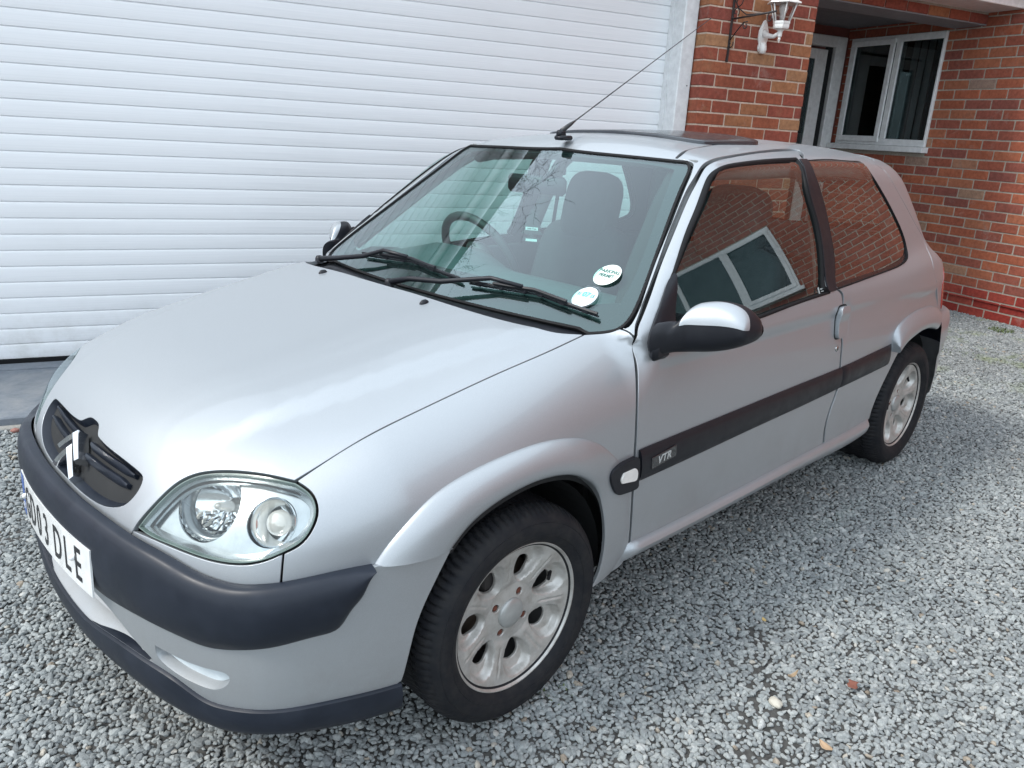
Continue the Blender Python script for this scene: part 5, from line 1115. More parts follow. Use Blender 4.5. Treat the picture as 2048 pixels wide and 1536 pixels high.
panel('side_indicator', G, outline(CV['indic'], .005), DS, simple('indicator_lens', (.78, .76, .72), .12, spec=.7, coat=.5), car, step=.01, inset=0, thick=.006, offset=.0185, mirror_too=True)
# badge on the strip
bc = np.array(CV['badge_c'][0]); cen = project(off(.0145), bc.mean(0)[None])[0]; bx = nz(bc[1]-bc[0]); N0 = grad(G, cen[None])[0]
bo, BR = frame(cen, bx, (0, 0, 1)); 
b = MB(); b.box((0, 0, 0), (.108, .034, .003), bev=.0012); b.V = [v @ BR.T+bo for v in b.V]; badge = flat(b.build('model_badge', simple('badge_black', (.02, .021, .024), .22, coat=.6), door, False)); badge['label'] = 'small black badge reading VTR'
V, Fs = text_mesh('VTR', .030, .0004, .0009, 1.05, 1.05); V[:, 0] += V[:, 1]*.25; V[:, 1] -= .0; V[:, 2] += .0022
mesh('badge_letters', V @ BR.T+bo, Fs, simple('badge_silver', (.72, .73, .74), .25, metal=.8), badge, smooth=False)
# skirt under the doors
loft('side_skirt', np.array(CV['skirt_top'][0]), np.array(CV['skirt_bot'][0]), [(0, -.004), (0, .002), (.06, .012), (.16, .019), (.32, .023), (.55, .020), (.85, .010), (1, .003), (1, -.05)], G, silver_m, car, n=80, mirror_too=True, pw=.02)
# handle and lock
hd = np.array(CV['handle'][0]); hc = hd[:-1].mean(0); hc[0] = 1.505
hN = grad(G, hc[None])[0]; hz = nz(np.array([.02, 0, 1.])); ho, HR = frame(hc, np.cross(hz, hN), hz)
hw, hh = .034, .055
pts = []
for k in range(40):
    a = 2*PI*k/40; pts.append((hw*np.sign(np.cos(a))*abs(np.cos(a))**.35, hh*np.sign(np.sin(a))*abs(np.sin(a))**.45, 0))
ringP = np.array(pts) @ HR.T+ho
handle = panel('door_handle', G, ringP, tuple(hN), silver_m, door, step=.01, inset=0, thick=.018, offset=.015)
band('handle_gap', G, ringP, tuple(hN), [(-.0055, -.004), (-.0055, .0012), (-.0005, .0012), (0, -.004)], black_gap, door)
lc = np.array(CV['lock'][0][0]); lN = grad(G, lc[None])[0]; lo, LR = frame(lc, np.cross((0, 0, 1), lN), (0, 0, 1))
b = MB(); b.lathe([(.0001, .003), (.0085, .003), (.010, .002), (.0105, -.002)], 24, LR, lo); lk = b.build('door_lock', simple('lock_steel', (.45, .45, .44), .3, metal=1), door)
b = MB(); b.box((0, 0, .0032), (.002, .008, .0006)); b.V = [v @ LR.T+lo for v in b.V]; b.build('keyhole', black_gap, lk, False)
# ---------- roof
wso = [np.array(s) for s in CV['ws_out']]
wtop = half(wso[1]); wtop[-1, 1] = 0
rf_front = project(G, smoothseg(wtop, .015)); rf_front[-1, 1] = 0
sd_ = [np.array(s) for s in CV['side']]
rail = sd_[3]; re_end = rail[-1]
yy = np.linspace(re_end[1], 0, 14)[1:]; rearedge = np.stack([re_end[0]+.10*(1-(yy/re_end[1])**2), yy, np.full(13, 1.30)], -1)
rl = list(rf_front[::-1])+list(smoothseg(sd_[2], .012)[1:])+list(smoothseg(rail, .015)[1:])+list(rearedge)
rl = np.array(rl); rl[0, 1] = 0; rl[-1, 1] = 0
join_panel('roof', G, rl, (0, 0, 1), silver_m, car, step=.022)
mb = MB(); X = np.linspace(1.0, 2.2, 9); 
# roof lining
V = []; Fs = []
for i, x_ in enumerate(np.linspace(.98, 2.28, 12)):
    for j, y_ in enumerate(np.linspace(-.50, .50, 9)): V.append((x_, y_, float(Rc(x_))-.045*(abs(y_)/.5)**2.2-.035))
Fs = [(i*9+j, i*9+j+1, (i+1)*9+j+1, (i+1)*9+j) for i in range(11) for j in range(8)]
lining = simple('headlining', (.19, .20, .20), .9)
mesh('headlining', V, Fs, lining, car)
# hatch between the rear edges
def hatch_line(zs, wf):
    return zs
S4 = np.array(CV['side'][4]); S5 = np.array(CV['side'][5])
tgl = list(rearedge[::-1])+list(smoothseg(S4, .02))+[(2.60, -.745, .665), (2.62, -.745, .648)]
HLn = np.array(tgl); HLn[0, 1] = 0; HLn = np.vstack([HLn, [[2.90, 0, .648]]])
DT = (.78, -.58, .24)
gl = project(G, resamp(np.array([(2.5, 0, 1.25), (2.5, -.42, 1.235), (2.5, -.46, 1.20), (2.5, -.52, 1.0), (2.5, -.50, .965), (2.5, 0, .95)]), .02)); gl[0, 1] = gl[-1, 1] = 0
hatch = join_panel('tailgate', G, np.vstack([HLn, gl[::-1]]), DT, silver_m, car, step=.03)
gfull2 = np.vstack([gl, mirror(gl)[::-1][1:-1]])
join_panel('tailgate_inner', off(-.02), np.vstack([HLn, gl[::-1]]), DT, black_gap, car, step=.04, inset=.004, thick=0)
panel('rear_window', G, gfull2, (1, 0, .35), sidegl, hatch, step=.04, inset=-.004, thick=0, offset=-.004)
band('rear_window_frit', G, gfull2, (1, 0, .35), [(-.002, -.006), (.035, -.0065)], MATS['black_frit'], hatch)
# rear bumper and lamps
rb = []
zz = [.62, .60, .50, .40, .30, .22]
def rb_pt(s_, z_, o_):
    p = PR_[int(s_)]; return p
PRr = catmull([(2.40, .780), (2.60, .775), (2.75, .756), (2.85, .726), (2.915, .66), (2.95, .55), (2.965, .3), (2.97, 0)], 60); PRr = resamp(np.column_stack([PRr, np.zeros(len(PRr))]), n=60)[:, :2]
PRn = nz(np.stack([-np.gradient(PRr[:, 1]), np.gradient(PRr[:, 0])], -1)); 
if PRn[0] @ np.array([0, 1]) < 0: PRn = -PRn
PRfull = np.vstack([np.column_stack([PRr[:, 0], -PRr[:, 1]]), np.column_stack([PRr[::-1, 0], PRr[::-1, 1]])[1:]])
PNfull = np.vstack([np.column_stack([PRn[:, 0], -PRn[:, 1]]), np.column_stack([PRn[::-1, 0], PRn[::-1, 1]])[1:]])
V = []; Fs = []
bp = [(.648, -.045), (.648, -.024), (.638, -.010), (.60, -.001), (.53, .002), (.47, -.004), (.44, -.010), (.34, -.010), (.26, -.016), (.22, -.036)]
PRa = resamp(np.column_stack([PRfull, np.zeros(len(PRfull)), PNfull]), n=200)
for z_, o_ in bp:
    xa = 2.385+math.sqrt(max(0, .352**2-(z_-.275)**2)) if z_ < .60 else 2.60
    k = (PRa[:, 0] > xa); q = PRa[k]; q = resamp(q, n=80); q2 = q[:, :2]+nz(q[:, 3:5])*o_; V += [(a, b_, z_) for a, b_ in q2]
m = 80; Fs = [(i*m+j, i*m+j+1, (i+1)*m+j+1, (i+1)*m+j) for i in range(len(bp)-1) for j in range(m-1)]
o = mesh('rear_bumper', V, Fs, None, car, mats=[silver_m, grey_pl], fmat=[1 if (1 < i < 5 and V[i*m+j][0] > 2.80) else 0 for i in range(len(bp)-1) for j in range(m-1)]); autosmooth(o, 60)
def taillamp():
    P = np.array([(2.645, -.73, .83), (2.67, -.71, .84), (2.74, -.66, .84), (2.74, -.66, .74), (2.73, -.67, .665), (2.68, -.72, .662), (2.650, -.735, .68), (2.640, -.74, .76)])
    P = smoothseg(np.vstack([P, P[:1]]), .012)[:-1]
    return panel('tail_light', G, P, (.5, -.85, .1), simple('tail_light_red', (.42, .018, .012), .12, spec=.7, coat=1.), car, step=.02, inset=0, thick=.02, offset=.003, mirror_too=True)
taillamp()
# ---------- windscreen
wn = np.vstack([np.array([[ .29, 0, .90]])*0+np.array([float(Xw(np.array(0.), np.array(.888))), 0, .888]), ])
bw = []
for y_ in np.linspace(0, -.585, 16): bw.append((float(Xw(np.abs(y_), .888)), y_, .888-.008*(abs(y_)/.585)**2))
wsh = list(bw)+list(smoothseg(wso[0], .012)[1:])+list(smoothseg(np.vstack([wso[1][:1], wtop[1:]]), .014)[1:])
wsh = np.array(wsh); wsh[0, 1] = 0; wsh[-1, 1] = 0
wsh_full = np.vstack([wsh, mirror(wsh)[::-1][1:-1]])
DW = (-.62, 0, .78)
wscreen = panel('windscreen', Gws, wsh_full, DW, screengl, car, step=.035, inset=.004, thick=0, offset=-.001)
fr = [np.array(s) for s in CV['ws_frit']]
ftop = half(np.vstack([fr[1]])); 
inner = [(float(Xw(0, .955)), 0, .955), (float(Xw(.3, .95)), -.3, .95), (float(Xw(.48, .937)), -.48, .937), (float(Xw(.54, .935)), -.54, .935)]
inn = list(smoothseg(inner, .02))+list(smoothseg(fr[0][1:], .02))+list(smoothseg(np.vstack([fr[1], [fr[1][-1][0], 0, fr[1][-1][2]+.008]]), .02)[1:])
inn = np.array(inn); inn[0, 1] = 0; inn[-1, 1] = 0
inn_full = np.vstack([inn, mirror(inn)[::-1][1:-1]])
panel('windscreen_frit', Gws, wsh_full, DW, MATS['black_frit'], wscreen, step=.03, inset=.005, thick=0, holes=[inn_full], hole_inset=0, offset=-.0045)
band('windscreen_seal', Gws, wsh_full, DW, [(-.002, -.004), (-.001, .0035), (.003, .0045), (.007, .003), (.008, -.002)], rubber, wscreen)
# A pillar inner skins and header (dark cabin side of the screen)
# cowl trough between bonnet and glass
cw_f = np.array([(p[0]-.012, p[1], p[2]-.022) for p in resamp(rear, n=40)]); cw_b = np.array([(float(Xw(abs(p[1]), .893))+.01, p[1], .878) for p in cw_f])
cf = np.vstack([cw_f, mirror(cw_f)[::-1][1:]]) if abs(cw_f[-1][1]) < 1e-3 else np.vstack([mirror(cw_f)[::-1], cw_f[1:]])
cb = np.vstack([cw_b, mirror(cw_b)[::-1][1:]]) if abs(cw_f[-1][1]) < 1e-3 else np.vstack([mirror(cw_b)[::-1], cw_b[1:]])
V = []; m = len(cf)
for t, dz in ((0, -.03), (0, .0), (.12, .004), (.5, -.004), (.9, -.001), (1, .002), (1.05, -.02)): V.append(cf*(1-t)+cb*t+np.array((0, 0, dz)))
V = np.array(V); Fs = [(i*m+j, i*m+j+1, (i+1)*m+j+1, (i+1)*m+j) for i in range(6) for j in range(m-1)]
cowl = autosmooth(mesh('scuttle_panel', V.reshape(-1, 3), Fs, dark_pl, car), 50)
# washer jets
for p in (CV['nozzle'][0][0], mirror(CV['nozzle'][0][0])):
    p = np.array(p); N0 = grad(G, p[None])[0]; jo, JR = frame(p, (1, 0, .1), (0, 1, 0)); b = MB()
    for k in range(1): b.lathe([(.0001, .010), (.005, .0085), (.0085, .004), (.010, -.002)], 16)
    b.V = [(v*np.array((1.55, .95, 1.))) @ np.stack([nz(np.cross((0, 1, 0), N0)), (0, 1, 0), N0], 1).T+p for v in b.V]; b.build('washer_jet', dark_pl, bonnet)
# ---------- wipers
def wsp(y, z, o):
    x = float(Xw(abs(y), z)); n_ = np.array([-1, 0, 1.40])/1.72; return np.array([x, y, z])+n_*o
def wiper(arm, blade, nm='wiper'):
    mb = MB(); mb.tube(arm, [.010, .0085, .008, .007, .006][:len(arm)], 8); a = mb.build(nm, dark_pl, car)
    b = MB(); P = resamp(np.array(blade), n=24); P = np.array([wsp(p[1], p[2], .016-.003*math.sin(PI*i/23)) for i, p in enumerate(P)])
    b.tube(P, .0042, 6)
    P2 = P-np.array([-1, 0, 1.4])/1.72*.010; b.tube(P2, .0028, 5)
    for i in (2, 6, 10, 13, 17, 21): b.box((P[i]+P2[i])/2, (.012, .022, .012), bev=.002)
    Pm = P[5:19]+np.array([-1, 0, 1.4])/1.72*.009; b.tube(Pm, .0048, 6)
    autosmooth(b.build('wiper_blade', dark_pl, a), 40)
    return a
w1 = wiper([(.262, .100, .905), (.285, .03, .925), (.305, -.095, .935), wsp(-.25, .937, .034), wsp(-.36, .936, .027)], [wsp(-.16, .921, .01), wsp(-.40, .929, .01), wsp(-.615, .906, .01)])
w2 = wiper([(.330, .62, .895), (.335, .50, .915), wsp(.37, .915, .030), wsp(.29, .940, .034), wsp(.16, .945, .026)], [wsp(.43, .918, .01), wsp(.14, .938, .01), wsp(-.12, .923, .01)])
for p in ((.262, .105, .900), (.330, .63, .890)):
    b = MB(); b.lathe([(.0001, .016), (.010, .014), (.014, .006), (.016, -.01)], 18, None, p); b.build('wiper_pivot', dark_pl, cowl)
# ---------- stickers behind the glass
def sticker(name, c3, R_, col, lab, offn=-.0052):
    c3 = np.array(c3); n_ = np.array([-1, 0, 1.40])/1.72; o_, SR = frame(c3+n_*offn*0, (0, -1, 0), np.cross(n_, (0, -1, 0)))
    b = MB(); b.lathe([(R_*.0+.0001, .0008), (R_*.97, .0008), (R_, .0)], 48); b.V = [v @ SR.T+o_ for v in b.V]
    s_ = b.build(name, simple(name+'_paper', col, .5), wscreen); s_['label'] = lab; return s_, o_, SR
def stext(par, o_, SR, txt, size, xy, mat, sx=1, bold=0):
    V, Fs = text_mesh(txt, size, .0002, bold, sx); V += (xy[0], xy[1], .0012); mesh('sticker_print', V @ SR.T+o_, Fs, mat, par, smooth=False)
ps = np.array(CV['permit'][0][0])+np.array([-1, 0, 1.4])/1.72*.006; s1, o1, R1 = sticker('parking_permit', ps, .0405, (.80, .90, .84), 'round pale green sticker reading PARKING PERMIT')
ik = simple('sticker_ink', (.03, .12, .10), .5)
stext(s1, o1, R1, 'PARKING', .0165, (0, .012), ik, 1, .0006); stext(s1, o1, R1, 'PERMIT', .0165, (0, -.005), ik, 1, .0006)
b = MB(); 
for (dx, dy, sx_, sy_) in ((0, -.0155, .030, .0006), (0, -.0235, .030, .0006), (-.015, -.0195, .0006, .008), (.015, -.0195, .0006, .008), (-.006, -.0195, .008, .003), (.004, -.0195, .006, .003)): b.box((dx, dy, .0012), (sx_, sy_, .0003))
b.V = [v @ R1.T+o1 for v in b.V]; b.build('sticker_print', simple('sticker_grey', (.25, .38, .34), .5), s1, False)
pt = np.array(CV['tax'][0][0])+np.array([-1, 0, 1.4])/1.72*.006; s2, o2, R2 = sticker('tax_disc', pt, .0375, (.82, .88, .90), 'round white and blue tax disc sticker reading 31 07 15')
blue = simple('disc_blue', (.08, .36, .62), .5); lblue = simple('disc_light_blue', (.45, .72, .86), .5)
b = MB(); b.lathe([(.0295, .0011), (.0335, .0011)], 48); b.V = [v @ R2.T+o2 for v in b.V]; b.build('disc_ring', lblue, s2)
b = MB(); b.box((0, .007, .0011), (.052, .019, .0002)); b.lathe([(.0001, .0013), (.0085, .0013)], 20, None, (0, -.0195, 0)); b.V = [v @ R2.T+o2 for v in b.V]; b.build('disc_panel', lblue, s2, False)
stext(s2, o2, R2, '07', .024, (0, .008), blue, 1, .0010); stext(s2, o2, R2, '31', .014, (-.0235, .006), ik, .8, .0005); stext(s2, o2, R2, '15', .016, (.0225, .006), ik, .85, .0005)
b = MB(); 
for i, (dx, dy, sx_) in enumerate(((0, -.005, .034), (-.006, -.009, .018), (.010, -.009, .010))): b.box((dx, dy, .0013), (sx_, .0012, .0002))
b.V = [v @ R2.T+o2 for v in b.V]; b.build('sticker_print', blue, s2, False)
# holder ring of the disc
b = MB(); b.lathe([(.0385, .0005), (.0445, .0007), (.0450, .0)], 48); b.V = [v @ R2.T+o2 for v in b.V]; b.build('disc_holder', glass('holder_film', (.85, .88, .88), 1.2), s2)
# maker's etching low in the door glass
N0 = grad(G, np.array([[1.40, -.775, .90]]))[0]; eo, ER = frame(project(off(-.003), np.array([[1.385, -.76, .905]]))[0], (1, 0, 0), np.cross(N0, (1, 0, 0)))
b = MB()
for i, (dx, dy, sx_, sy_) in enumerate(((-.028, 0, .009, .022), (-.010, .004, .012, .004), (.006, .004, .014, .004), (.022, .004, .010, .004), (.004, -.004, .036, .003))): b.box((dx, dy, 0), (sx_, sy_, .0003))
b.V = [v @ ER.T+eo for v in b.V]; b.build('glass_etching', simple('etching', (.42, .45, .44), .6), door, False)
# ---------- aerial
ab_ = np.array([.909, 0, 1.338]); b = MB()
b.box((.905, 0, 1.345), (.062, .038, .016), bev=.006); b.box((.892, 0, 1.359), (.034, .024, .022), bev=.006)
an = autosmooth(b.build('aerial_base', dark_pl, car), 40)
tip = np.array([1.699, 0, 1.795]); st_ = np.array([.893, 0, 1.366]); dr = nz(tip-st_)
b = MB(); b.tube([st_, st_+dr*.05, st_+dr*.075], [.0085, .0065, .0028], 10); b.tube([st_+dr*.07, st_+dr*.4, tip], [.0024, .0019, .0013], 8); b.tube([tip, tip+dr*.006], [.0028, .0028], 8); b.build('aerial_mast', simple('aerial_black', (.02, .02, .022), .35), an)
# ---------- pop-up glass sunroof
def roofz(x, y): return np.array([float(Rc(a)) for a in np.atleast_1d(x)])-.045*(np.abs(np.atleast_1d(y))/.5)**2.2
rp = []
for k in range(64):
    a = 2*PI*k/64; c_, s_ = math.cos(a), math.sin(a)
    rp.append((1.385+.218*math.copysign(abs(c_)**.28, c_), .365*math.copysign(abs(s_)**.28, s_)))
rp = np.array(rp); V = []; Fs = []
ringsr = [(1.0, -.004), (1.0, .005), (.995, .0095), (.975, .0115), (.90, .012), (.6, .012), (.3, .012), (.02, .012)]
for (q, h) in ringsr:
    X = (rp-[1.385, 0])*q+[1.385, 0]; V.append(np.column_stack([X, roofz(X[:, 0], X[:, 1])+h+.006*(X[:, 0]-1.17)]))
m = 64; Fs = [(i*m+j, i*m+(j+1) % m, (i+1)*m+(j+1) % m, (i+1)*m+j) for i in range(len(ringsr)-1) for j in range(m)]
autosmooth(mesh('sunroof', np.concatenate(V), Fs, simple('sunroof_glass', (.035, .040, .048), .16, spec=.6), car), 30)
# ---------- door mirrors
cap_m = silver_m
MS = np.array(CV['mirror_sections']); _t = np.linspace(0, 1, len(MS))
def side_mirror(sg, par, shrink=1.):
    """housing and arm as one lofted body running outwards from the door corner"""
    nu, nv = 48, 34; V = []; ts = np.linspace(0, 1, nv+1)
    fy, ft, fb, fx_ = [cspl(_t, MS[:, q]) for q in range(4)]
    for t in ts:
        y, zt, zb_ = float(fy(t)), float(ft(t)), float(fb(t)); zt += .010*(1-sstep(.1, .3, t)); zb_ -= .004*(1-sstep(.1, .3, t)); hz = (zt-zb_)/2; cz = (zt+zb_)/2
        hx = float(np.interp(t, [0, .2, .38, .6, .85, 1], [.032, .034, .046, .055, .044, .010])); cx = float(fx_(t))
        for k in range(nu):
            a = 2*PI*k/nu; c_, s_ = math.cos(a), math.sin(a)
            V.append((cx-hx*math.copysign(abs(c_)**.8, c_)*(1.15 if c_ > 0 else .75), y, cz+hz*math.copysign(abs(s_)**.8, s_)))
    V = np.array(V); V[:, 1] = -.76+(V[:, 1]+.76)*shrink
    Fs = [(i*nu+k, i*nu+(k+1) % nu, (i+1)*nu+(k+1) % nu, (i+1)*nu+k) for i in range(nv) for k in range(nu)]
    Fs += [tuple(range(nu))[::-1], tuple(nv*nu+k for k in range(nu))]
    o = autosmooth(mesh('door_mirror', V if sg < 0 else mirror(V), Fs if sg < 0 else [f[::-1] for f in Fs], dark_pl, par), 50)
    # foot that meets the sail, with the folding joint
    b = MB(); b.box((.470, -.772, .860), (.07, .030, .060), bev=.012)
    if sg > 0: b.V = [mirror(v) for v in b.V]; b.F = [f[::-1] for f in b.F]
    autosmooth(b.build('mirror_foot', dark_pl, o), 40)
    W = V.reshape(nv+1, nu, 3); ctr = W.mean(1, keepdims=True); W2 = ctr+(W-ctr)*1.03+np.array((-.0015, 0, 0))
    def surf(t, ang):
        i = t*nv; i0_ = min(int(i), nv-1); fi_ = i-i0_; k = ang/(2*PI)*nu; k0 = int(math.floor(k)); fk = k-k0
        q = lambda a_: W2[a_, k0 % nu]*(1-fk)+W2[a_, (k0+1) % nu]*fk
        return q(i0_)*(1-fi_)+q(i0_+1)*fi_
    Vc = []; m1, n1 = 30, 14
    for a_ in range(m1+1):
        u = a_/m1; t = (.36+.54*(.5-.5*math.cos(PI*u))) if sg < 0 else (.10+.80*(.5-.5*math.cos(PI*u))); e = (1-abs(2*(.5-.5*math.cos(PI*u))-1)**3.0)**.5 if 0 < a_ < m1 else .02
        lo_, hi_ = math.radians(20-13*e), math.radians(20+62*e)
        for b_ in range(n1+1): Vc.append(surf(t, lo_+(hi_-lo_)*b_/n1))
    Vc = np.array(Vc); Fc = [(a_*(n1+1)+b_, a_*(n1+1)+b_+1, (a_+1)*(n1+1)+b_+1, (a_+1)*(n1+1)+b_) for a_ in range(m1) for b_ in range(n1)]
    c_o = autosmooth(mesh('mirror_cap', Vc if sg < 0 else mirror(Vc), Fc if sg < 0 else [f[::-1] for f in Fc], silver_m, o), 60)
    md = c_o.modifiers.new('thick', 'SOLIDIFY'); md.thickness = .003; md.offset = -1
    b = MB(); b.lathe([(.0001, 0), (.085, 0)], 28); Vg = b.V[0]; Vg = np.stack([np.full(len(Vg), .6175), -.76+(-.13+Vg[:, 0]*.95)*shrink, .925+Vg[:, 1]*.48], -1)
    mesh('mirror_glass', Vg if sg < 0 else mirror(Vg), b.F, chrome, o)
    return o
mn = side_mirror(-1, door); mf = side_mirror(1, door_r, .60)
# black sail corner at the foot of the door window
panel('mirror_sail', G, outline(CV['sail'], .01), DS, dark_pl, door, step=.02, inset=0, thick=.014, offset=.008, mirror_too=door_r)
b = MB(); V = []
# ---------- wheels
tyre_m, n, bb = newmat('tyre_rubber'); setp(bb, col=(.004, .005, .008), rough=.65, spec=.18); v_ = coords(n)
f_ = noise(n, v_, 30, 6, .6); n.links.new(mixc(n, mrange(n, f_, .4, .75, 0, .5), (.014, .015, .018), (.040, .038, .036)), bb.inputs['Base Color']); bump(n, bb, noise(n, v_, 400, 3), .15, .0005)
alloy_m, n, bb = newmat('alloy_wheel'); setp(bb, col=(.50, .49, .465), metal=.5, rough=.42, coat=.3, coatr=.2); v_ = coords(n)
f_ = noise(n, v_, 26, 7, .65); n.links.new(mixc(n, mrange(n, f_, .42, .8, 0, .75), (.52, .51, .485), (.23, .205, .17)), bb.inputs['Base Color']); n.links.new(mrange(n, f_, .3, .8, .36, .55), bb.inputs['Roughness']); bump(n, bb, noise(n, v_, 900, 2), .08, .0004)
disc_m = simple('brake_disc', (.20, .16, .13), .45, metal=.8); dark_m = simple('brake_dark', (.02, .018, .017), .7); bolt_m = simple('rusty_bolt', (.16, .055, .035), .6, metal=.3)
R_T = .2795
def make_wheel():
    """local frame: axle along z (outwards +z), lip plane at z = 0"""
    root = bpy.data.objects.new('wheel', None); COL.objects.link(root)
    N = 360; out = [(.176, -.020), (.180, -.010), (.188, -.004), (.196, .004), (.205, .010), (.222, .0155), (.240, .0150), (.252, .0105), (.2625, .002), (.2700, -.008), (.2755, -.020), (.2780, -.032), (.2790, -.046), (.2792, -.058), (.2795, -.059), (.2795, -.078), (.2795, -.080), (.2795, -.100)]
    inn = [(r, -.20-z) for r, z in out[::-1]]; prof = out+inn; m = len(prof)
    th = np.linspace(0, 2*PI, N, endpoint=False); V = np.empty((N, m, 3))
    for k, (r, z) in enumerate(prof):
        rr = np.full(N, r)
        zt = z if z > -.1 else -.20-z
        if -.062 < zt < .000 and r > .262:        # shoulder blocks: narrow lateral grooves
            ph = (th*90/(2*PI)+(0.35*(-zt/.06))) % 1; rr -= np.where(ph < .26, .0060*min(1, (r-.262)/.012), 0)
        if abs(zt+.0585) < .001: rr -= .006
        if abs(zt+.079) < .0015: rr -= .007
        if zt < -.08 and r > .27:
            ph = (th*90/(2*PI)+.3) % 1; rr -= np.where(ph < .15, .003, 0)
        V[:, k] = np.stack([rr*np.cos(th), rr*np.sin(th), np.full(N, z)], -1)
    Fs = [(i*m+k, ((i+1) % N)*m+k, ((i+1) % N)*m+k+1, i*m+k+1) for i in range(N) for k in range(m-1)]
    ty = autosmooth(mesh('tyre', V.reshape(-1, 3), Fs, tyre_m, root), 32)
    V2, F2 = [], []
    # raised sidewall lettering band: thin rings
    b = MB()
    for r in (.214, .246): b.tube([(r*math.cos(t), r*math.sin(t), float(np.interp(r, [.205, .222, .24, .252], [.010, .0155, .0150, .0105]))) for t in np.linspace(0, 2*PI, 120, endpoint=False)], .0011, 5, closed=True)
    b.build('sidewall_rib', tyre_m, ty)
    # ---- rim face as a height function with seven windows
    RL = .1948
    hw_ = []
    for k in range(7):
        a = math.radians(90-18+360/7*k); u = np.array([math.cos(a), math.sin(a)]); v = np.array([-u[1], u[0]]); hw_.append((a, u, v))
    def dep(q):
        r = np.hypot(q[:, 0], q[:, 1]); a = np.arctan2(q[:, 1], q[:, 0])
        z = np.interp(r, [0, .030, .050, .075, .12, .160, .172, .182, .186, .190, RL], [-.030, -.030, -.031, -.0335, -.026, -.0155, -.0120, -.0095, -.0050, -.0005, -.0030])
        for (a0, u, v) in hw_:
            du = q @ u; dv = q @ v
            # scoop: egg shaped, wide outside
            wd = np.interp(du, [.06, .10, .15, .175], [.020, .036, .047, .045]); rr = ((du-.130)/.052)**2+(dv/wd)**2
            z -= .020*(1-sstep(.50, 1.05, rr))*sstep(.1765, .166, r)
            # spoke crease half way between windows
        for k in range(7):
            a1 = hw_[k][0]+PI/7; d_ = (a-a1+PI) % (2*PI)-PI; s_ = r*np.sin(d_)
            z -= .0028*np.exp(-(s_/.0034)**2)*sstep(.085, .100, r)*sstep(.170, .155, r)*(np.cos(d_) > 0)
            z += .004*np.exp(-(s_/.016)**2)*sstep(.06, .09, r)*sstep(.178, .150, r)*(np.cos(d_) > 0)
        return z
    # grid in polar, holes cut by CDT
    holes = []
    for (a0, u, v) in hw_:
        t = np.linspace(0, 2*PI, 28, endpoint=False); du = .1165+.0300*np.cos(t); wd = .0272+.0050*np.cos(t)
        holes.append(du[:, None]*u+(wd*np.sin(t))[:, None]*v)
    for k in range(4):
        a = math.radians(45+14+90*k); c_ = .054*np.array([math.cos(a), math.sin(a)]); t = np.linspace(0, 2*PI, 16, endpoint=False); holes.append(c_+.0118*np.stack([np.cos(t), np.sin(t)], -1))
    t = np.linspace(0, 2*PI, 150, endpoint=False); outer = RL*np.stack([np.cos(t), np.sin(t)], -1)
    pts = []
    for r in list(np.arange(.036, .178, .0034))+[.180, .1835, .1865, .1885, .1905, .1925]:
        nn = max(12, int(2*PI*r/.0038)); t = np.linspace(0, 2*PI, nn, endpoint=False)+r*40; pts.append(r*np.stack([np.cos(t), np.sin(t)], -1))
    pts = np.concatenate(pts+[np.zeros((1, 2))]); keep = np.ones(len(pts), bool)
    for h in holes: keep &= ~pip(h, pts)
    pts = pts[keep]; alle = np.concatenate(holes); dm = np.sqrt(((pts[:, None]-alle[None])**2).sum(-1)).min(1); pts = pts[dm > .0020]
    loops = [outer]+holes; vs = np.concatenate(loops+[pts]); ed = []; k = 0
    for l in loops: ed += [(k+i, k+(i+1) % len(l)) for i in range(len(l))]; k += len(l)
    rv, _, rf, _, _, _ = delaunay_2d_cdt([Vector(v) for v in vs], ed, [], 0, 1e-7)
    rv = np.array([tuple(v) for v in rv]); rf = np.array([f for f in rf]); cen = rv[rf].mean(1); ok = np.hypot(cen[:, 0], cen[:, 1]) < RL
    for h in holes: ok &= ~pip(h, cen)
    rf = rf[ok]; z = dep(rv); e = 2e-4
    gx = (dep(rv+[e, 0])-dep(rv-[e, 0]))/(2*e); gy = (dep(rv+[0, e])-dep(rv-[0, e]))/(2*e); Nn = nz(np.stack([-gx, -gy, np.ones(len(gx))], -1))
    V = np.column_stack([rv, z]); Vs = [V]; Ns = [Nn]; Fa = [tuple(f) for f in rf]; n_ = len(V)
    for h in holes:
        m_ = len(h); c_ = h.mean(0); zz = dep(h); 
        gx = (dep(h+[e, 0])-dep(h-[e, 0]))/(2*e); gy = (dep(h+[0, e])-dep(h-[0, e]))/(2*e); NA = nz(np.stack([-gx, -gy, np.ones(m_)], -1))
        inw = nz(c_-h); inw3 = np.column_stack([inw, np.zeros(m_)])
        A = np.column_stack([h, zz]); rings = [(A, NA), (A+inw3*.0014+[0, 0, -.0010], nz(NA+inw3)), (A+inw3*.0022+[0, 0, -.003], inw3), (A+inw3*.0024+[0, 0, -.007], inw3)]
        for a, b_ in rings: Vs.append(a); Ns.append(b_)
        for j in range(3):
            for i in range(m_):
                i2 = (i+1) % m_; Fa.append((n_+j*m_+i, n_+(j+1)*m_+i, n_+(j+1)*m_+i2, n_+j*m_+i2)[::-1] if True else 0)
        n_ += 4*m_
    rim = mesh('rim', np.concatenate(Vs), Fa, alloy_m, root, nrm=np.concatenate(Ns))
    # back of the lip and barrel
    b = MB(); b.lathe([(.1948, -.0045), (.1955, -.010), (.190, -.016), (.176, -.022), (.170, -.045), (.168, -.16)], 96); b.build('rim_barrel', simple('barrel_dark', (.06, .06, .06), .6), rim)
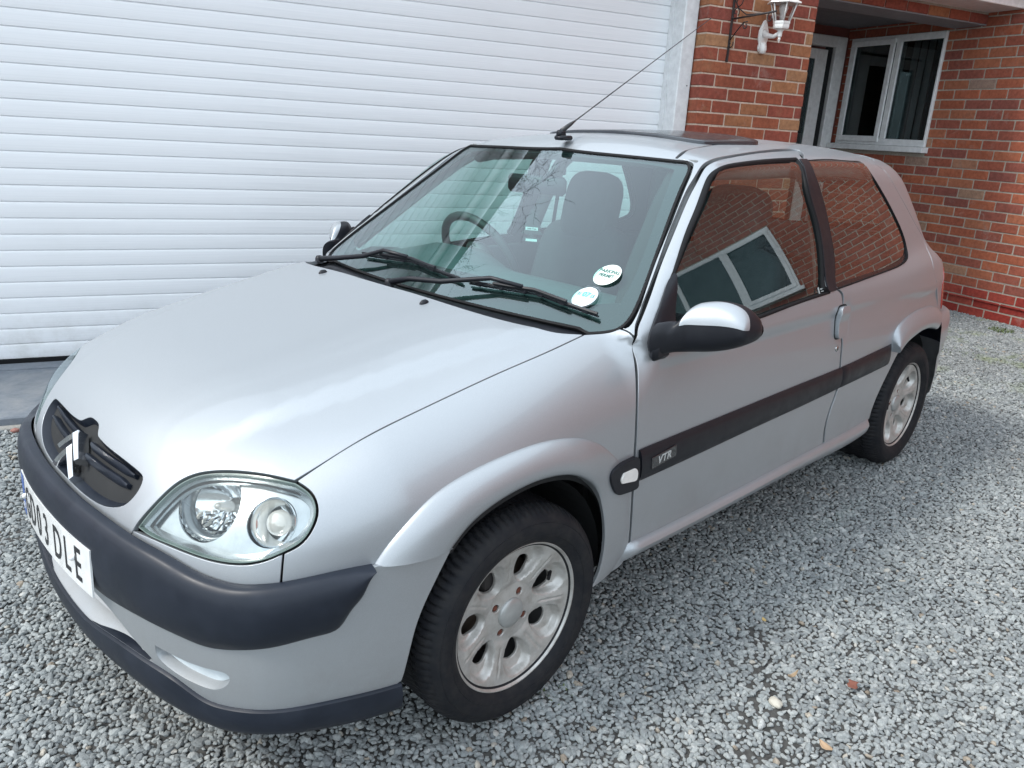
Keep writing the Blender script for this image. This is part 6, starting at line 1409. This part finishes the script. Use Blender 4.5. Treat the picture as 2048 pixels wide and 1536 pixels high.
    # centre cap, bolts, valve
    b = MB(); b.lathe([(.0001, -.0195), (.024, -.0202), (.0355, -.0235), (.0385, -.0270), (.039, -.034)], 48); b.build('centre_cap', simple('cap_grey', (.42, .43, .42), .38, metal=.5), rim)
    for k in range(4):
        a = math.radians(45+14+90*k); c_ = (.054*math.cos(a), .054*math.sin(a), 0); b = MB(); b.lathe([(.0001, -.034), (.0068, -.034), (.0080, -.0375), (.0115, -.0400)], 6, None, c_); b.lathe([(.0116, -.034), (.0116, -.046)], 16, None, c_); flat(b.build('wheel_bolt', bolt_m, rim, False))
    a = hw_[0][0]-2*PI/7; b = MB(); p0 = np.array([.150*math.cos(a), .150*math.sin(a), -.040]); b.tube([p0, p0*[.93, .93, .8], p0*[.86, .86, .62]], [.0055, .0048, .0042], 10); b.build('tyre_valve', rubber, rim)
    # brake disc and caliper behind
    b = MB(); b.lathe([(.03, -.062), (.075, -.062), (.078, -.082), (.125, -.082), (.125, -.094), (.03, -.094)], 64); b.build('brake_disc', disc_m, root)
    b = MB(); b.box((-.02, .095, -.09), (.11, .07, .07), bev=.012); autosmooth(b.build('brake_caliper', dark_m, root), 40)
    return root
W0 = make_wheel()
def copy_tree(o, parent=None):
    c = o.copy(); COL.objects.link(c); c.parent = parent
    for ch in o.children: copy_tree(ch, c)
    return c
def place_wheel(o, x, y, z, sg, spin, steer=0):
    o.parent = car
    R_ = Matrix.Rotation(math.radians(steer), 4, 'Z') @ Matrix.Rotation(PI/2*(1 if sg < 0 else -1), 4, 'X') @ Matrix.Rotation(spin, 4, 'Z')
    o.matrix_local = Matrix.Translation(Vector((x, y, z))-wloc(car)) @ R_
place_wheel(W0, 0, -.7777, .275, -1, 0, -1.0)
for (x_, y_, sg, sp) in ((2.385, -.7501, -1, .35), (0, .7777, 1, .9), (2.385, .7501, 1, 1.7)):
    o = copy_tree(W0); place_wheel(o, x_, y_, .275, sg, sp)
# wheel wells and floor pan (dark, under the skin)
mb = MB()
for xc in (0, 2.385):
    for s_ in (-1, 1):
        a = np.linspace(-.02, PI+.02, 24); r_ = .338; 
        V = []; Fs = []
        for y_ in (.735 if xc == 0 else .70, .50): V += [(xc+r_*math.cos(t), s_*y_, .275+r_*math.sin(t)) for t in a]
        V.append((xc, s_*.50, .275)); k = len(a)
        Fs = [(i, i+1, k+i+1, k+i) for i in range(k-1)]+[(2*k, k+i, k+i+1) for i in range(k-1)]
        mb.add(V, Fs)
for (c_, d_) in (((1.19, 0, .27), (1.75, 1.46, .02)), ((-.36, 0, .25), (.62, .98, .02)), ((2.65, 0, .26), (.42, 1.2, .02)), ((.33, 0, .52), (.02, 1.36, .50)), ((1.2, 0, .30), (1.7, .30, .12)), ((0, 0, .30), (.10, 1.0, .06)), ((2.385, 0, .28), (.08, 1.0, .06))):
    mb.box(c_, d_)
mb.build('underbody', black_gap, car, False)
# ---------- cabin
trim_m = simple('dashboard_grey', (.055, .080, .085), .62); seat_m = simple('seat_cloth', (.045, .055, .062), .92)
V = []; dp = [(.43, .850), (.50, .890), (.62, .915), (.72, .905), (.80, .885), (.86, .84), (.87, .76), (.80, .66), (.72, .60)]
ys = np.linspace(-.66, .66, 29)
for (x_, z_) in dp: V += [(x_-.05*(y_/.7)**2, y_, z_+(.052*math.exp(-((y_-.34)/.17)**4)*sstep(.5, .74, x_)*sstep(.95, .8, x_))) for y_ in ys]
m = len(ys); Fs = [(i*m+j, i*m+j+1, (i+1)*m+j+1, (i+1)*m+j) for i in range(len(dp)-1) for j in range(m-1)]
dash = mesh('dashboard', V, Fs, trim_m, car)
mb = MB(); mb.box((1.35, 0, .28), (1.9, 1.45, .03)); mb.box((2.38, 0, .88), (.4, 1.16, .02)); mb.build('cabin_floor', simple('carpet', (.02, .02, .022), .95), car, False)
mb = MB(); sc = np.array([.845, .335, .895]); ax = nz(np.array([.88, 0, .47])); ex = np.array([0, 1., 0]); ey = np.cross(ax, ex)
P = [sc+.183*(math.cos(t)*ex+math.sin(t)*ey) for t in np.linspace(0, 2*PI, 64, endpoint=False)]; mb.tube(P, .0155, 12, closed=True)
for t in (PI/2+1.9, PI/2-1.9, PI/2+PI): mb.tube([sc-ax*.03, sc+.18*(math.cos(t)*ex+math.sin(t)*ey)], [.03, .014], 10)
mb.lathe([(.0001, .03), (.05, .025), (.075, .0), (.05, -.03)], 24, np.stack([ex, ey, -ax], 1), sc-ax*.0)
mb.build('steering_wheel', simple('wheel_leather', (.035, .036, .038), .5), car)
def cushion(name, c, d, R, mat, par, e=.35, n=24):
    """superellipsoid pad"""
    V = []; 
    for i in range(n//2+1):
        ph = -PI/2+PI*i/(n//2)
        for k in range(n):
            th = 2*PI*k/n; f = lambda v, p: math.copysign(abs(v)**p, v)
            V.append((d[0]/2*f(math.cos(ph), e)*f(math.cos(th), e), d[1]/2*f(math.cos(ph), e)*f(math.sin(th), e), d[2]/2*f(math.sin(ph), e)))
    Fs = [(i*n+k, i*n+(k+1) % n, (i+1)*n+(k+1) % n, (i+1)*n+k) for i in range(n//2) for k in range(n)]
    return mesh(name, np.array(V) @ np.array(R).T+np.array(c), Fs, mat, par)
def rotY(a): c_, s_ = math.cos(a), math.sin(a); return np.array([[c_, 0, s_], [0, 1, 0], [-s_, 0, c_]])
for sy in (-.35, .35):
    s0 = cushion('front_seat', (1.18, sy, .50), (.52, .50, .18), rotY(-.12), seat_m, car)
    cushion('seat_back', (1.41, sy, .73), (.15, .46, .54), rotY(.30), seat_m, s0, .42)
    cushion('headrest', (1.475, sy-.01*(1 if sy > 0 else -1), 1.055), (.12, .27, .30), rotY(.24), seat_m, s0, .55)
    b = MB(); b.tube([(1.44, sy-.05, .92), (1.46, sy-.05, .99)], .006, 6); b.tube([(1.44, sy+.05, .92), (1.46, sy+.05, .99)], .006, 6); b.build('headrest_post', chrome, s0)
rs = cushion('rear_seat', (2.05, 0, .55), (.50, 1.22, .18), np.eye(3), seat_m, car)
cushion('rear_seat_back', (2.27, 0, .78), (.14, 1.22, .46), rotY(.25), seat_m, rs, .3)
# rear shelf, rear-view mirror, belts, visors
b = MB(); b.box((.85, .062, 1.188), (.028, .235, .062), np.array([[math.cos(.22), -math.sin(.22), 0], [math.sin(.22), math.cos(.22), 0], [0, 0, 1]]), bev=.012)
rm = autosmooth(b.build('rear_view_mirror', dark_pl, car), 45)
b = MB(); b.tube([(.845, .03, 1.20), (.875, .0, 1.245), (.895, 0, 1.272)], .010, 8); b.build('mirror_stem', dark_pl, rm)
for sy in (-.33, .33):
    b = MB(); b.box((1.02, sy, 1.288), (.16, .36, .012), rotY(.12), bev=.004); autosmooth(b.build('sun_visor', lining, car), 45)
for s_ in (-1, 1):
    b = MB(); P = [(1.56, s_*.60, 1.20), (1.565, s_*.64, .95), (1.56, s_*.70, .60), (1.50, s_*.70, .40)]
    for i in range(3): b.tube([P[i], P[i+1]], .011, 4)
    b.box((1.56, s_*.595, 1.20), (.02, .03, .06), bev=.004)
    b.build('seat_belt', simple('belt_web', (.05, .05, .055), .8), car)
    # inner pillar covers
    b = MB()
    for pts_, rr_ in (([(.50, .66, .935), (.66, .61, 1.07), (.80, .565, 1.18), (.93, .51, 1.28)], .020), ([(1.49, .73, .90), (1.52, .66, 1.10), (1.545, .575, 1.28)], .030), ([(.95, .50, 1.30), (1.2, .54, 1.31), (1.6, .54, 1.31), (2.0, .53, 1.30), (2.2, .54, 1.26)], .028), ([(2.24, .56, 1.25), (2.30, .62, 1.08), (2.36, .67, .92)], .05)):
        P = resamp(np.array(pts_), n=14); P[:, 1] *= -1; P = project(off(-(rr_+.014)), P)
        if s_ > 0: P = mirror(P)
        b.tube(P, rr_, 10)
    b.build('pillar_cover', lining, car)
    b = MB(); b.box((1.05, s_*.72, .70), (1.15, .03, .32), bev=.01); b.box((1.95, s_*.70, .70), (.7, .03, .32), bev=.01)
    autosmooth(b.build('door_card', trim_m, car), 45)
b = MB(); b.box((.965, 0, 1.285), (.08, .92, .018), rotY(.3), bev=.006); autosmooth(b.build('header_rail', lining, car), 45)
# ---------- air freshener hanging from the mirror (a thing of its own)
fr_ = thing('air_freshener', 'dark tree-shaped air freshener hanging on a thread behind the windscreen', 'air freshener', (.86, .085, 1.0))
tree = [(0, .062), (.006, .052), (.010, .052), (.006, .046), (.018, .034), (.011, .034), (.026, .016), (.016, .016), (.034, -.006), (.020, -.006), (.042, -.030), (.006, -.030), (.006, -.040), (.030, -.044), (.030, -.056)]
P = [(x, z) for x, z in tree]+[(-x, z) for x, z in tree[::-1]][:-1]
bm = bmesh.new(); vs = [bm.verts.new((0, x, z)) for x, z in P]; f = bm.faces.new(vs); r = bmesh.ops.extrude_face_region(bm, geom=[f]); bmesh.ops.translate(bm, vec=(.0022, 0, 0), verts=[q for q in r['geom'] if isinstance(q, bmesh.types.BMVert)])
bmesh.ops.recalc_face_normals(bm, faces=bm.faces); me = bpy.data.meshes.new('tree'); bm.to_mesh(me); bm.free(); me.materials.append(simple('freshener_card', (.030, .034, .036), .6))
o = bpy.data.objects.new('tree_card', me); COL.objects.link(o); o.parent = fr_; o.location = (0, 0, .045); o.rotation_euler = (0, 0, .5)
wl_ = simple('label_white', (.75, .77, .77), .5)
b = MB(); b.box((-.0012, .0, .034), (.0006, .046, .011)); b.box((-.0012, .0, -.006+.0), (.0006, .042, .009)); b.V = [v @ np.array(Matrix.Rotation(.5, 3, 'Z')).T+np.array((.86, .085, 1.0)) for v in b.V]; lbl = b.build('label_strip', wl_, fr_, False)
V, Fs = text_mesh('Little Tree', .0078, .0001, .0002); Rf = np.array(Matrix.Rotation(.5, 3, 'Z')) @ np.stack([(0, -1, 0), (0, 0, 1), (-1, 0, 0)], 1); V += (0, .034, .0018); mesh('label_print', V @ Rf.T+np.array((.86, .085, 1.0)), Fs, ink, lbl, smooth=False)
b = MB(); b.tube([(.86, .085, 1.105), (.855, .085, 1.165)], .0007, 5); b.build('thread', ink, fr_)
leaf('fallen_leaf', .737, -1.304, .034, .026, .3, (.20, .075, .05), 'small reddish brown square-edged dead leaf on the pale gravel', .15, True)
leaf('fallen_leaf', .821, -.998, .022, .012, .9, (.50, .36, .14), 'tiny yellow dead leaf on the darker gravel beside the car', .3)
leaf('fallen_leaf', .643, -1.182, .042, .012, -.2, (.34, .25, .16), 'curled tan leaf sliver on the gravel near the front wheel', .8)
leaf('fallen_leaf', .465, -1.358, .038, .022, 1.3, (.42, .29, .18), 'pale tan crumpled leaf at the bottom edge of the gravel', .5)
def pebble(x, y, s, col, lab, name='large_pebble'):
    bm = bmesh.new(); bmesh.ops.create_icosphere(bm, subdivisions=3, radius=1)
    for v_ in bm.verts:
        p = v_.co; v_.co = Vector((p.x*s[0], p.y*s[1], p.z*s[2]))*(1+.10*math.sin(p.x*4+1)*math.cos(p.y*5)+.05*math.sin(p.z*9+p.x*7))
    me = bpy.data.meshes.new(name); bm.to_mesh(me); bm.free(); me.materials.append(simple(name+str(int(col[0]*1000)), col, .8)); me.polygons.foreach_set('use_smooth', [True]*len(me.polygons))
    o = bpy.data.objects.new(name, me); COL.objects.link(o); o.location = (x, y, float(zg(np.array(x), np.array(y)))+s[2]*.4); o.rotation_euler = (.1, .2, x*9); tag(o, lab, 'stone'); return o
pebble(.528, -1.197, (.018, .014, .010), (.50, .47, .40), 'large cream pebble lying among the grey chippings')
pebble(-.50, 1.66, (.020, .016, .010), (.30, .14, .115), 'pinkish red stone beside the concrete edge at the far left')
def tuft(x, y, n, h, rad, lab, seed):
    r = random.Random(seed); b = MB(); z = float(zg(np.array(x), np.array(y)))-.004
    for i in range(n):
        a = r.uniform(0, 6.28); d = rad*math.sqrt(r.random()); px, py = x+d*math.cos(a), y+d*math.sin(a); hh = h*r.uniform(.4, 1); lean = r.uniform(.2, .9)*hh; w_ = r.uniform(.0015, .004); b2 = r.uniform(0, 6.28); dx, dy = math.cos(b2), math.sin(b2)
        V = []
        for t in (0, .5, 1): V += [(px+dx*lean*t*t-dy*w_*(1-t), py+dy*lean*t*t+dx*w_*(1-t), z+hh*t*(1-.25*t)), (px+dx*lean*t*t+dy*w_*(1-t), py+dy*lean*t*t-dx*w_*(1-t), z+hh*t*(1-.25*t))]
        b.add(V, [(0, 1, 3, 2), (2, 3, 5, 4)])
    m, n_, bb = newmat('weed_green') if 'weed' not in MATS else (MATS['weed'], None, None)
    if n_: 
        ge = n_.nodes.new('ShaderNodeNewGeometry'); n_.links.new(ramp(n_, noise(n_, ge.outputs['Position'], 120, 3), [(.3, (.05, .09, .015)), (.7, (.14, .19, .04))]), bb.inputs['Base Color']); setp(bb, rough=.7); MATS['weed'] = m
    return tag(b.build('weed_tuft', m, None), lab, 'weed', 'weeds growing in the gravel')
tuft(5.46, -.33, 220, .035, .085, 'green weed tuft at the foot of the red plinth, right edge', 1)
tuft(4.6, -.30, 90, .018, .16, 'thin green weeds scattered in the gravel behind the car', 2)
tuft(5.2, .18, 60, .018, .09, 'small green weeds near the wall behind the tail light', 4)
tuft(.13, -.80, 30, .014, .05, 'few green blades in the gravel beside the front tyre', 5)
# small white ornament by the wall behind the rear bumper
og = thing('garden_ornament', 'small white ornament at the wall foot just behind the tail light', 'ornament', (5.42, .42, .05))
b = MB(); b.lathe([(.0001, .0), (.030, .0), (.034, .012), (.022, .030), (.018, .045), (.024, .058), (.028, .072), (.024, .09), (.012, .103), (.0001, .107)], 18, None, (5.42, .42, .056)); b.build('figure', simple('ornament_white', (.70, .66, .66), .5), og)
# --- bare tree behind the house (mirrored in the windscreen)
def bare_tree(base, H_, lab, seed):
    t = thing('bare_tree', lab, 'tree', tuple(base), 'bare trees behind the garage'); r = random.Random(seed); tr = MB(); cr_ = MB()
    def br(p, d, L_, rad, lv):
        n = 6 if lv < 3 else 4; P = [p.copy()]; rr = [rad]; dd = d.copy(); kids = []
        for i in range(n):
            dd = dd+Vector((r.gauss(0, .10+.03*lv), r.gauss(0, .10+.03*lv), r.gauss(.02, .06))); dd.normalize(); P.append(P[-1]+dd*L_/n); rr.append(rad*(1-.75*(i+1)/n)); kids.append((P[-1].copy(), dd.copy(), rr[-1]))
        (tr if lv == 0 else cr_).tube([tuple(q) for q in P], rr, 8 if lv < 2 else (5 if lv < 4 else 3), caps=False)
        if lv < 5:
            for (q, e, ra) in kids[(1 if lv else 2):]:
                for _ in range(2 if lv < 4 else 2):
                    if r.random() < (.85 if lv < 3 else .5):
                        ax = Vector((r.gauss(0, 1), r.gauss(0, 1), r.gauss(0, .5))).normalized(); nd = (e+ax*r.uniform(.5, .95)).normalized(); br(q, nd, L_*r.uniform(.45, .68), max(.0045, ra*r.uniform(.5, .75)), lv+1)
    br(Vector(base), Vector((0, 0, 1)), H_*.62, H_*.011, 0)
    bark = simple('bark', (.05, .042, .036), .9); tr.build('trunk', bark, t); cr_.build('crown', bark, t)
    return len(cr_.F)+len(tr.F)
print('tree faces', bare_tree(H(-1.8, 8.3, .2), 9.4, 'bare winter tree standing behind the garage roof', 3), bare_tree(H(1.2, 10.0, .2), 8.6, 'second bare winter tree further right behind the garage roof', 11))
# unseen long low hedge, added across the road for the paint and panes to mirror
m, n, b = newmat('hedge_leaf'); ge = n.nodes.new('ShaderNodeNewGeometry'); n.links.new(ramp(n, noise(n, ge.outputs['Position'], 9, 6, .7), [(.3, (.020, .035, .012)), (.7, (.07, .10, .035))]), b.inputs['Base Color']); setp(b, rough=.8)
hg = MB()
r = random.Random(3)
for i in range(9000):
    x = r.uniform(-14, 9); z = 1.5*math.sqrt(r.random()); y = -11+r.uniform(-.45, .45)*(1.1-.2*z); s = r.uniform(.04, .09); n_ = Vector((r.gauss(0, 1), r.gauss(0, 1), r.gauss(0, 1))).normalized(); u = n_.orthogonal().normalized(); v_ = n_.cross(u); c = Vector((x, y, z+.05))
    hg.add([tuple(c+u*s), tuple(c+v_*s*.7), tuple(c-u*s), tuple(c-v_*s*.7)], [(0, 1, 2, 3)])
hgo = hg.build('hedge', m, None, False); tag(hgo, 'dark green hedge out of view, added for the car paint and panes to mirror', 'hedge')
bpy.context.view_layer.update()
